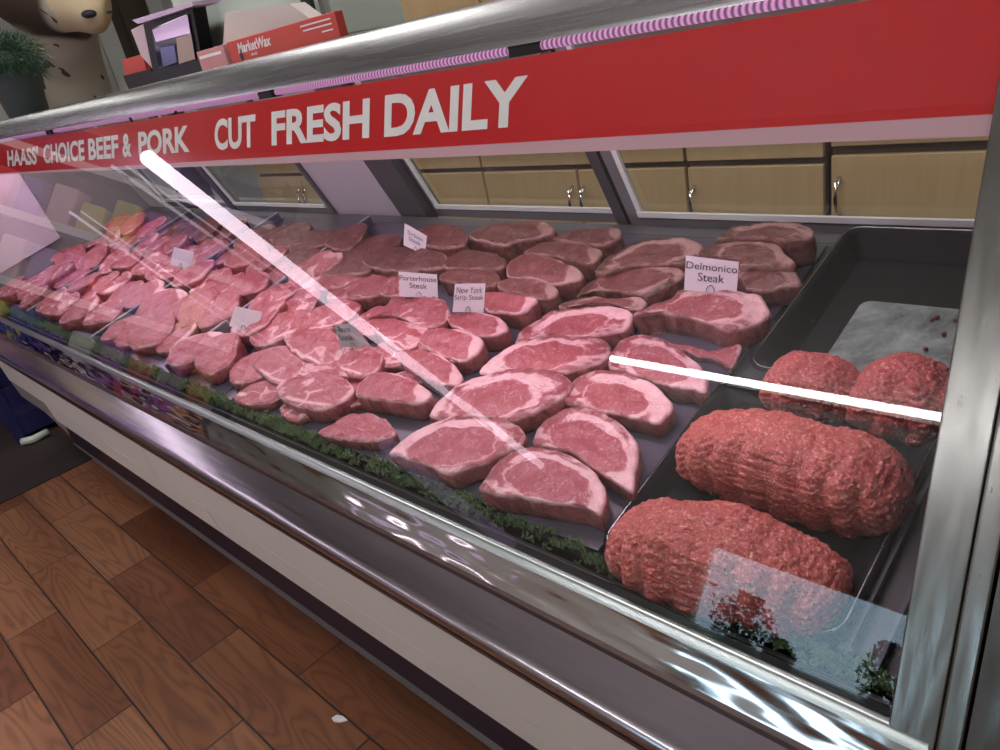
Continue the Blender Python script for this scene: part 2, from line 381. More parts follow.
smooth_prism('bumper_ledge', [(0.4440,-0.6392),(0.4065,-0.6657),(0.4010,-0.6712),(0.3965,-0.6782),(0.3960,-0.6862),(0.3990,-0.6942),(0.4050,-0.6992),(0.4170,-0.7022),(0.4520,-0.7022),(0.4620,-0.6482)], M['steel_ledge'])
smooth_prism('bumper_lip', [(0.3955,-0.6895),(0.3965,-0.6975),(0.4045,-0.7035),(0.4180,-0.7065),(0.4520,-0.7065),(0.4520,-0.7015),(0.4180,-0.7015),(0.4060,-0.6975),(0.4005,-0.6925)], M['bronze'])
part('groove_trim', MB().prism([(.4445,-.626),(.4415,-.631),(.4415,-.639),(.47,-.641),(.47,-.626)], X0, .5), M['bronze'])
smooth_prism('steel_band', [(.4625,-.5885),(.459,-.598),(.452,-.612),(.4445,-.6265),(.49,-.63),(.49,-.59)], M['steel_band'])
smooth_prism('glass_rail', [(.4725,-.5775),(.468,-.5785),(.4655,-.581),(.4615,-.589),(.49,-.593),(.49,-.583),(.4765,-.580)], M['alu'], x1=X1+.03)
part('gasket', MB().prism([(.4735,-.5765),(.4765,-.570),(.479,-.571),(.492,-.590),(.476,-.590)], X0, X1), M['black'])
# front glass, one sheet
gl = part('front_glass', MB().add([V(X0, gy(-.579), H-.579), V(X1+.004, gy(-.579), H-.579), V(X1+.004, gy(-.026), H-.026), V(X0, gy(-.026), H-.026)], [(0,1,2,3)]), M['glass'])
# roof
smooth_prism('roof_rail', [(.6735,-.0235),(.6738,-.018),(.6815,.004),(.688,.0225),(.691,.0265),(.697,.028),(.72,.028),(.72,-.006),(.70,-.010),(.680,-.0235)], M['steel_top'], deg=35)
part('roof', MB().prism([(.72,.028),(1.07,.028),(1.07,-.004),(.72,-.004)], X0, .5), M['steel_top'])
part('light_housing', MB().prism([(.712,-.008),(.712,-.022),(.79,-.012),(.79,-.006)], X0+.02, X1), M['black'])
ledo = MB().tube([V(X0+.15, .697, H-.0290), V(-.27, .697, H-.0290)], .0050, 12).build('light_tube', M['led'], case, True)
for xx in (-2.42, -1.21, -.62): part('tube_clip', MB().box((xx-.022, .686, H-.036), (xx+.022, .706, H-.016)), M['black'])
# rear wall with slanted sliding doors
def dy(z): return 1.27 - (z+.405)*.45
def slab(x0, x1, z0, z1, t0=0., t1=.02):
    return [V(x, dy(z)+t, H+z) for x in (x0, x1) for z in (z0, z1) for t in (t0, t1)]
def slabbox(mb, *a):
    v = slab(*a); return mb.add(v, [(0,1,3,2),(4,6,7,5),(0,4,5,1),(2,3,7,6),(0,2,6,4),(1,5,7,3)])
ZT = -.02
part('rear_sill', MB().prism([(1.215,-.432),(1.262,-.425),(1.27,-.438),(1.30,-.44),(1.30,-.66),(1.215,-.66)], X0, .3), plain('grey sill', (.085,.088,.092), .4))
def rear_door(x0, x1, t, lm=.03):
    f = MB(); slabbox(f, x0, x1, -.436, -.408, t, t+.02); slabbox(f, x0, x0+lm, -.408, ZT, t, t+.02); slabbox(f, x1-lm, x1, -.408, ZT, t, t+.02)
    fo = part('sliding_door', f, M['framelight'])
    f2 = MB(); slabbox(f2, x0+lm, x0+lm+.012, -.408, ZT, t-.004, t+.004); slabbox(f2, x0+lm, x1-lm, -.410, -.398, t-.006, t+.004)
    f2.build('door_bead', plain('white bead', (.72,.80,.76), .3), fo)
    g = MB(); g.add([V(x0+lm, dy(-.408)+t+.01, H-.408), V(x1-lm, dy(-.408)+t+.01, H-.408), V(x1-lm, dy(ZT)+t+.01, H+ZT), V(x0+lm, dy(ZT)+t+.01, H+ZT)], [(0,1,2,3)])
    g.build('door_pane', M['glass'], fo)
def stile(x0, x1, mat, t0=-.012, t1=.02): part('rear_stile', slabbox(MB(), x0, x1, -.46, ZT, t0, t1), mat)
rear_door(-.930, .10, 0); rear_door(-1.60, -.930, .022)
stile(-1.70, -1.585, M['frame']); stile(-.962, -.935, M['frame'], -.005, .018)
part('rear_panel', slabbox(MB(), -2.03, -1.70, -.46, ZT, -.004, .02), plain('white rear panel', (.40,.385,.42), .45, 0, .03))
stile(-2.045, -2.03, M['frame'])
rear_door(-2.72, -2.045, 0); rear_door(-3.42, -2.72, .022); stile(-2.74, -2.70, M['frame'], -.008, .02)
# well, deck, air grille
def dprism(mb, prof, x0, x1):       # profile in deck coordinates (v, h)
    n = len(prof); vs = [deck(x, v, h) for x in (x0, x1) for v, h in prof]
    return mb.add(vs, [tuple(range(n)), tuple(range(2*n-1, n-1, -1))] + [(i, (i+1) % n, n+(i+1) % n, n+i) for i in range(n)])
part('well_liner', MB().prism([(.492,-.66),(1.3,-.66),(1.3,-.655),(.497,-.655)], X0, .3), M['black'])
part('deck_shelf', dprism(MB(), [(-.028,-.004),(.69,-.004),(.69,-.018),(-.028,-.018)], X0, X1+.03), M['dark'])
g = MB()
g.prism([(.498,-.5985),(.5015,-.5925),(.5035,-.5935),(.5005,-.60)], X0, X1)
part('grille_strip', g, steel('grille strip', (.36,.33,.38), .35, (1,40,40)))
g = MB(); x = X0+.01
while x < X1-.01: g.box((x, .4775, H-.606), (x+.012, .498, H-.602)); x += .0235
part('air_grille', g, plain('grille slat', (.05,.05,.06), .4), )
# end walls of the well
ez = lambda pts, x: [V(x, y, H+z) for y, z in pts]
endp = [(.478,-.578),(.672,-.03),(.70,0),(1.07,0),(1.262,-.43),(1.262,-.66),(.50,-.66)]
def thick(mb, pts, x0, x1):
    n = len(pts); return mb.add([V(x, y, H+z) for x in (x0, x1) for y, z in pts], [tuple(range(n)), tuple(range(2*n-1, n-1, -1))]+[(i, (i+1) % n, n+(i+1) % n, n+i) for i in range(n)])
part('end_wall', thick(MB(), endp, -3.50, -3.48), plain('grey liner', (.30,.31,.31), .4))
part('end_liner', thick(MB(), [(.484,-.575),(.672,-.03),(.75,-.01),(.822,-.158),(.863,-.439),(.604,-.50),(.53,-.56)], -3.478, -3.468), M['lav'])
part('end_wall', thick(MB(), endp, -.108, -.10), M['dark'])
part('outer_end', thick(MB(), [(.49,-.58),(.69,0),(1.07,0),(1.35,-.45),(1.35,-1.3),(.60,-1.3),(.49,-.95)], X0-.02, X0), M['lav'])
# right-hand post
def gslab(mb, x0, x1, z0, z1, o0, o1):
    nrm = V(0, -math.cos(math.radians(20)), math.sin(math.radians(20)))
    vs = [V(x, gy(z), H+z)+nrm*o for x in (x0, x1) for z in (z0, z1) for o in (o0, o1)]
    return mb.add(vs, [(0,1,3,2),(4,6,7,5),(0,4,5,1),(2,3,7,6),(0,2,6,4),(1,5,7,3)])
po = part('end_post', gslab(MB(), X1-.001, -.1045, -.586, -.02, -.012, .004), M['steel_post'], bevel=.0015)
gslab(MB(), -.1035, -.0865, -.592, -.02, -.02, .008).build('post_edge', M['steel_post'], po, bevel=.002)
gslab(MB(), -.0845, .42, -.592, -.02, -.03, .006).build('post_side', steel('dark steel', (.20,.20,.20), .18, (22,4,4), 8, .12, .14, (14,5,5)), po)
# lettered sign on the glass
sign = empty('lettered_sign', V(-1.7, gy(-.08)-.001, H-.08), 'long red sign with white capitals stuck along the top of the glass', 'sign')
UP = V(0, math.sin(math.radians(20)), math.cos(math.radians(20))); FR = V(0, -math.cos(math.radians(20)), math.sin(math.radians(20)))
def gp(x, z, off): return V(x, gy(z), H+z)+FR*off
def gquad(name, x0, x1, z0, z1, off, mat, z0b=None):
    return MB().add([gp(x0, z0, off), gp(x1, z0b if z0b is not None else z0, off), gp(x1, z1, off), gp(x0, z1, off)], [(0,1,2,3)]).build(name, mat, sign)
gquad('red_field', -3.47, X1+.001, -.1225, -.0362, -.0015, M['banner'])
gquad('pale_strip', -3.47, X1+.001, -.1235, -.1222, -.0015, M['strip'], -.1365)
for wd, pa, pb, hh, z0 in (('CUT',(214,131),(255,128),.0545,-.106),('FRESH',(271,126),(369,117),.0545,-.106),('DAILY',(384,116),(526,103),.0545,-.106),
        ("HAASS'",(7,157),(38,155),.0505,-.105),('CHOICE',(43,154),(84,151),.0505,-.105),('BEEF',(88,150),(118,147),.0505,-.105),('&',(122,147),(131,146),.0505,-.105),('PORK',(138,144),(189,138),.0505,-.105)):
    xa = on_plane(pa, gp(0, -.08, 0), FR).x; xb = on_plane(pb, gp(0, -.08, 0), FR).x
    text_obj(wd, 'lettering', M['letter'], sign, gp(xa, z0, -.0008), V(1,0,0), UP, xb-xa, hh, .034)
# ================================================================ TRAYS
def dbox(mb, x0, x1, v0, v1, h0, h1):
    vs = [deck(x, v, h) for x in (x0, x1) for v in (v0, v1) for h in (h0, h1)]
    return mb.add(vs, [(0,1,3,2),(4,6,7,5),(0,4,5,1),(2,3,7,6),(0,2,6,4),(1,5,7,3)])
def liner(name, x0, x1, v0, v1, label, mat=None, h=.0035):
    o = dbox(MB(), x0, x1, v0, v1, 0, h).build(name, mat or M['liner'], None, bevel=.001)
    return tag(o, label, 'tray liner')
liner('tray_liner', -1.47, -.487, -.022, .672, 'dark purple grey tray liner under the ribeye, strip and porterhouse steaks')
liner('tray_liner', -1.728, -1.475, -.022, .672, 'narrow dark tray liner just left of the big liner')
liner('tray_liner', -2.228, -1.738, -.022, .672, 'dark tray liner under the blurred middle steaks, beyond the first divider')
liner('tray_liner', -3.40, -2.88, -.022, .672, 'dark tray liner at the far left end under the pale pork cuts')
def tray(label, x0, x1, v0, v1, hw, shadow_sheet):  # shadow_sheet here is the material of the pan floor
    """black meat pan: floor, sloping walls, rolled rim"""
    c = deck((x0+x1)/2, (v0+v1)/2, 0); e = empty('meat_pan', c, label, 'tray')
    def loop(ins, h, r, n=6):
        pts = []
        for cx, cv, a0 in ((x1-ins-r, v1-ins-r, 0), (x0+ins+r, v1-ins-r, 90), (x0+ins+r, v0+ins+r, 180), (x1-ins-r, v0+ins+r, 270)):
            for k in range(n+1):
                a = math.radians(a0+90*k/n); pts.append(deck(cx+r*math.cos(a), cv+r*math.sin(a), h))
        return pts
    rings = [loop(-.006, hw-.003, .028), loop(-.004, hw, .026), loop(.002, hw, .025), loop(.008, hw-.006, .022), loop(.020, .004, .018), loop(.024, .002, .016)]
    n = len(rings[0]); vs = sum(rings, []); fs = []
    for i in range(len(rings)-1): fs += [(i*n+k, i*n+(k+1) % n, (i+1)*n+(k+1) % n, (i+1)*n+k) for k in range(n)]
    mb = MB().add(vs, fs); mb.build('pan_wall', M['pan'], e, True)
    MB().tube(loop(-.001, hw+.0005, .026), .0016, 6, True).build('rim', steel('dark rim', (.22,.22,.24), .25), e, True)
    base = loop(.024, .002, .016); MB().add(base, [tuple(range(len(base)))]).build('pan_floor', shadow_sheet, e)
    return e
M['pan'] = plain('black pan', (.006,.006,.007), .6, spec=.12)
tray('black meat pan under the two front ground beef loaves', -.478, -.205, -.022, .30, .020, M['pan'])
rear = tray('black meat pan with a worn silver bottom, rear right, mostly empty', -.444, -.178, .305, .662, .045, M['pan'])
def rquad(name, x0, x1, v0, v1, h, mat, par):
    pts = []
    for cx, cv, a0 in ((x1-.015, v1-.015, 0), (x0+.015, v1-.015, 90), (x0+.015, v0+.015, 180), (x1-.015, v0+.015, 270)):
        for k in range(6): a = math.radians(a0+18*k); pts.append(deck(cx+.015*math.cos(a), cv+.015*math.sin(a), h))
    n = len(pts); top = [p+EN*.0015 for p in pts]
    return MB().add(pts+top, [tuple(range(n)), tuple(range(n, 2*n))]+[(k, (k+1) % n, n+(k+1) % n, n+k) for k in range(n)]).build(name, mat, par)
rquad('silver_plate', -.378, -.205, .335, .528, .0035, M['silverpan'], rear)
for i, (px, py) in enumerate([(858,390),(932,320),(937,318),(955,321),(944,335),(889,364),(812,322),(926,350),(948,372)]):
    x, v = todeck((px, py), .006); r = random.uniform(.0022, .004)
    mb = MB(); ns = 8
    vs = []; 
    bm = bmesh.new(); bmesh.ops.create_icosphere(bm, subdivisions=2, radius=r)
    for q in bm.verts: q.co = deck(x, v, .0065+r*.5) + q.co*(1+.35*noise.noise(q.co*400+V(i, 0, 0)))
    mb.add([q.co.copy() for q in bm.verts], [[w.index for w in f.verts] for f in bm.faces]); bm.free()
    tag(mb.build('meat_crumb', M['crumb'], None, True), 'tiny dark meat crumb scattered in the empty silver-bottomed pan', 'crumb', 'meat crumbs in the empty pan')
for i, (xx, a) in enumerate(((-.196, 0), (-.168, 0))):
    dbox(MB(), xx-.0022, xx+.0022, -.028, .68, 0, .010).build('divider_strip', plain('divider', (.05,.05,.065), .5), case)
for x_ in (-1.733, -2.233, -2.875):
    o = dbox(MB(), x_-.003, x_+.003, -.02, .66, .0, .030).build('upright_divider', plain('clear grey divider', (.10,.11,.13), .2), case, bevel=.001)
    dbox(MB(), x_-.004, x_+.004, -.02, .66, .030, .0335).build('divider_edge', plain('pale edge', (.30,.30,.34), .3), o)
liner('tray_liner', -2.87, -2.238, -.022, .672, 'dark tray liner under the pale third stretch of cuts')
# ================================================================ STEAKS
def smooth_loop(P, N):
    n = len(P); seg = []
    out = []
    for i in range(n):
        p0, p1, p2, p3 = P[i-1], P[i], P[(i+1) % n], P[(i+2) % n]
        for k in range(8):
            t = k/8
            out.append(tuple(.5*((2*b)+(c-a)*t+(2*a-5*b+4*c-d)*t*t+(-a+3*b-3*c+d)*t**3) for a, b, c, d in zip(p0, p1, p2, p3)))
    L = [0]
    for i in range(len(out)): a, b = out[i], out[(i+1) % len(out)]; L.append(L[-1]+math.hypot(a[0]-b[0], a[1]-b[1]))
    res = []; j = 0
    for k in range(N):
        s = L[-1]*k/N
        while L[j+1] < s: j += 1
        f = (s-L[j])/max(1e-9, L[j+1]-L[j]); a, b = out[j], out[(j+1) % len(out)]
        res.append((a[0]+(b[0]-a[0])*f, a[1]+(b[1]-a[1])*f))
    return res
def sst(x, a, b):
    t = max(0, min(1, (x-a)/(b-a))); return t*t*(3-2*t)
def nz(x, y, s): return noise.noise(V(x, y, s))
def pattern(kind, u, v, r, sd):
    """fat share (0..1) and darker lean share at the local point u, v in -1..1, r = 0 centre .. 1 rim"""
    n = nz(u*2.2, v*2.2, sd); n2 = nz(u*6, v*6, sd+9); n3 = nz(u*1.2, v*1.2, sd+21)
    rim = sst(r+.05*n2+.06*n, .93, .98)*.9; dark = 0
    if kind == 'rib':
        w_ = .6+.4*math.sin(sd)                       # every steak has its own share of fat
        ex, ey = u-.06-.12*n3, v+.12+.08*math.sin(sd*1.7); e = math.sqrt((ex/(.60+.05*math.sin(sd*3)))**2+(ey/.64)**2)+.13*n+.05*n2
        seam = (1-sst(abs(e-1.03+.05*n2), .02, .05+.10*max(0, .5+1.6*n3)))*(.6+.4*sst(n3, -.3, .1))
        out = sst(e, 1.05, 1.12)
        wedge = out*sst(u*.8+.35*v+.25*n+.08*n2, .30+.18*w_, .46+.18*w_)      # broad fat at one end
        band = out*(1-sst(r+.05*n2, .76, .82))*sst(v+.4*n+.15*n3, -.15, .25)   # fat between eye and cap
        cap = out*(1-wedge)*sst(r+.05*n2, .76, .84); dark = cap*.7
        low = out*sst(-v+.3*n, .25, .45)*sst(n2+.6*n, -.18, .12)*.7
        split = (1-sst(abs(ex-.08-.45*ey+.14*n), .0, .030))*(1-sst(e, .85, .95))*.55*sst(n3, -.2, .1)
        f = max(rim*.75, seam, wedge, band*.85, low, split, cap*sst(n2+n*.4, .18, .32)*.6)
    elif kind == 'strip':
        band = sst(v*.35+u+.10*n, .60, .72); f = max(rim, band*.95, sst(v+.08*n+.06*n2, .74, .84)*.9)
        vein = 1-sst(abs(u+.1-.5*v+.3*n), .0, .03); f = max(f, vein*.5*sst(n2, -.1, .2))
    elif kind == 'tbone':
        c1 = .18+.25*math.sin(sd)
        stem = (1-sst(abs(u-c1-.25*v+.18*n+.05*n2), .015, .055))*sst(-v, -.30, .1)*.85
        bar = (1-sst(abs(v+.72-.25*u*u+.10*n), .04, .12))*.8*sst(.75-abs(u-c1), 0, .2)
        tail = sst(abs(u)+.15*n+.05*n2, .82, .92)*.75
        f = max(rim*.9, stem, bar, tail, (1-sst(abs(v-.35-.35*u*u+.35*n), 0, .04))*.5*sst(n3, -.15, .15), sst(n+.5*n2, .34, .5)*.6)
    elif kind == 'sirloin':
        a = 1-sst(abs(v-.25*math.sin(2.3*u+sd)+.15*n), .0, .045); b = 1-sst(abs(u-.3-.4*v+.2*n), .0, .03)
        f = max(rim*.8, a*.65*sst(n2+.3, 0, .3), b*.45*sst(n3+.3, 0, .3))
    elif kind == 'pork':
        f = max(rim*.9, sst(n+.4*n2, .22, .42)*.8, (1-sst(abs(v-.3*u+.25*n), 0, .06))*.8)
    else:                                   # strips of trimmed meat
        f = max(rim*.5, sst(math.sin(u*9+2*n)+.6*n2, .55, .9)*.75)
    return f, dark
def steak(P, h, kind, age=0., sd=None, thick=None, flip=1, name='raw_steak', N=104, MR=24, tilt=(0, 0), bulge=.002, grp=None, label=None, cat='steak', base=0.004):
    """P: outline of the cut face in deck coordinates (x, v); h: height of the cut face over the deck"""
    sd = random.uniform(0, 90) if sd is None else sd
    L = smooth_loop(P, N)
    L = [(a+.0030*nz(a*45, b*45, sd+50)+.0012*nz(a*160, b*160, sd+51), b+.0030*nz(a*45, b*45, sd+60)+.0012*nz(a*160, b*160, sd+61)) for a, b in L]
    cx = sum(p[0] for p in L)/N; cv = sum(p[1] for p in L)/N
    sxx = sum((p[0]-cx)**2 for p in L); svv = sum((p[1]-cv)**2 for p in L); sxv = sum((p[0]-cx)*(p[1]-cv) for p in L)
    ang = .5*math.atan2(2*sxv, sxx-svv); ca, sa = math.cos(ang), math.sin(ang)
    loc = [((p[0]-cx)*ca+(p[1]-cv)*sa, -(p[0]-cx)*sa+(p[1]-cv)*ca) for p in L]
    eu = max(abs(a) for a, b in loc); ev = max(abs(b) for a, b in loc)
    base_p = deck(cx, cv, 0)
    verts = []; cols = []
    def add(x, v, hh, f, d, side): verts.append(deck(x, v, hh)); cols.append((f, min(1, age+d*.35), side))
    def top(x, v, r):
        b = nz(x*26, v*26, sd)*.0045+nz(x*70, v*70, sd+5)*.0020
        round_ = -.0030*sst(r, .93, 1.0)**2
        return h + b*(1-.3*sst(r, .9, 1)) + round_ + bulge*(1-r*r) + tilt[0]*(x-cx)+tilt[1]*(v-cv)
    f, d = pattern(kind, 0, 0, 0, sd); add(cx, cv, top(cx, cv, 0), f, d, 0)
    rr = [((i+1)/MR)**.85 for i in range(MR)]
    for r in rr:
        for k in range(N):
            x = cx+(L[k][0]-cx)*r; v = cv+(L[k][1]-cv)*r
            u_, v_ = ((x-cx)*ca+(v-cv)*sa)/eu*flip, (-(x-cx)*sa+(v-cv)*ca)/ev
            f, d = pattern(kind, u_, v_, r, sd)
            add(x, v, top(x, v, r), f, d, .15*sst(r, .97, 1))
    SR = 7
    for j in range(1, SR+1):
        t = j/SR
        for k in range(N):
            b = 1+.018*math.sin(math.pi*t)+.020*nz(k*.16, t*2.5, sd+3)-(.05*t*t)
            x = cx+(L[k][0]-cx)*b; v = cv+(L[k][1]-cv)*b
            h1 = top(cx+(L[k][0]-cx), cv+(L[k][1]-cv), 1.0)
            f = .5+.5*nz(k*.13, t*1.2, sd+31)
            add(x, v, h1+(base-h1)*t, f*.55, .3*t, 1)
    add(cx, cv, base, .2, 0, 1)
    fs = [(0, 1+k, 1+(k+1) % N) for k in range(N)]
    R_ = MR+SR
    for i in range(R_-1): fs += [(1+i*N+k, 1+(i+1)*N+k, 1+(i+1)*N+(k+1) % N, 1+i*N+(k+1) % N) for k in range(N)]
    last = 1+R_*N; fs += [(last, 1+(R_-1)*N+(k+1) % N, 1+(R_-1)*N+k) for k in range(N)]
    o = mesh_obj(name, [q-base_p for q in verts], fs, M['meat'], None, True, cols); o.location = base_p
    return tag(o, label, cat, grp)
E_ = (400, 350, 3.846); A_ = (400, 200, 3.846); B_ = (580, 200, 3.846); C_ = (220, 200, 3.846); D_ = (200, 350, 3.846); G_ = (600, 300, 5.0); K_ = (240, 320, 5.0); J_ = (220, 180, 5.0)
def traced(tile, pts, h, kind, label, age=0, **k):
    P = [todeck((tile[0]+a/tile[2], tile[1]+b/tile[2]), h) for a, b in pts]
    return steak(P, h, kind, age, label=label, **k)
g1 = 'ribeye steaks in the right-hand column'; g2 = 'strip steaks'; g3 = 'porterhouse and T-bone steaks'; g4 = 'sirloin steaks at the back'
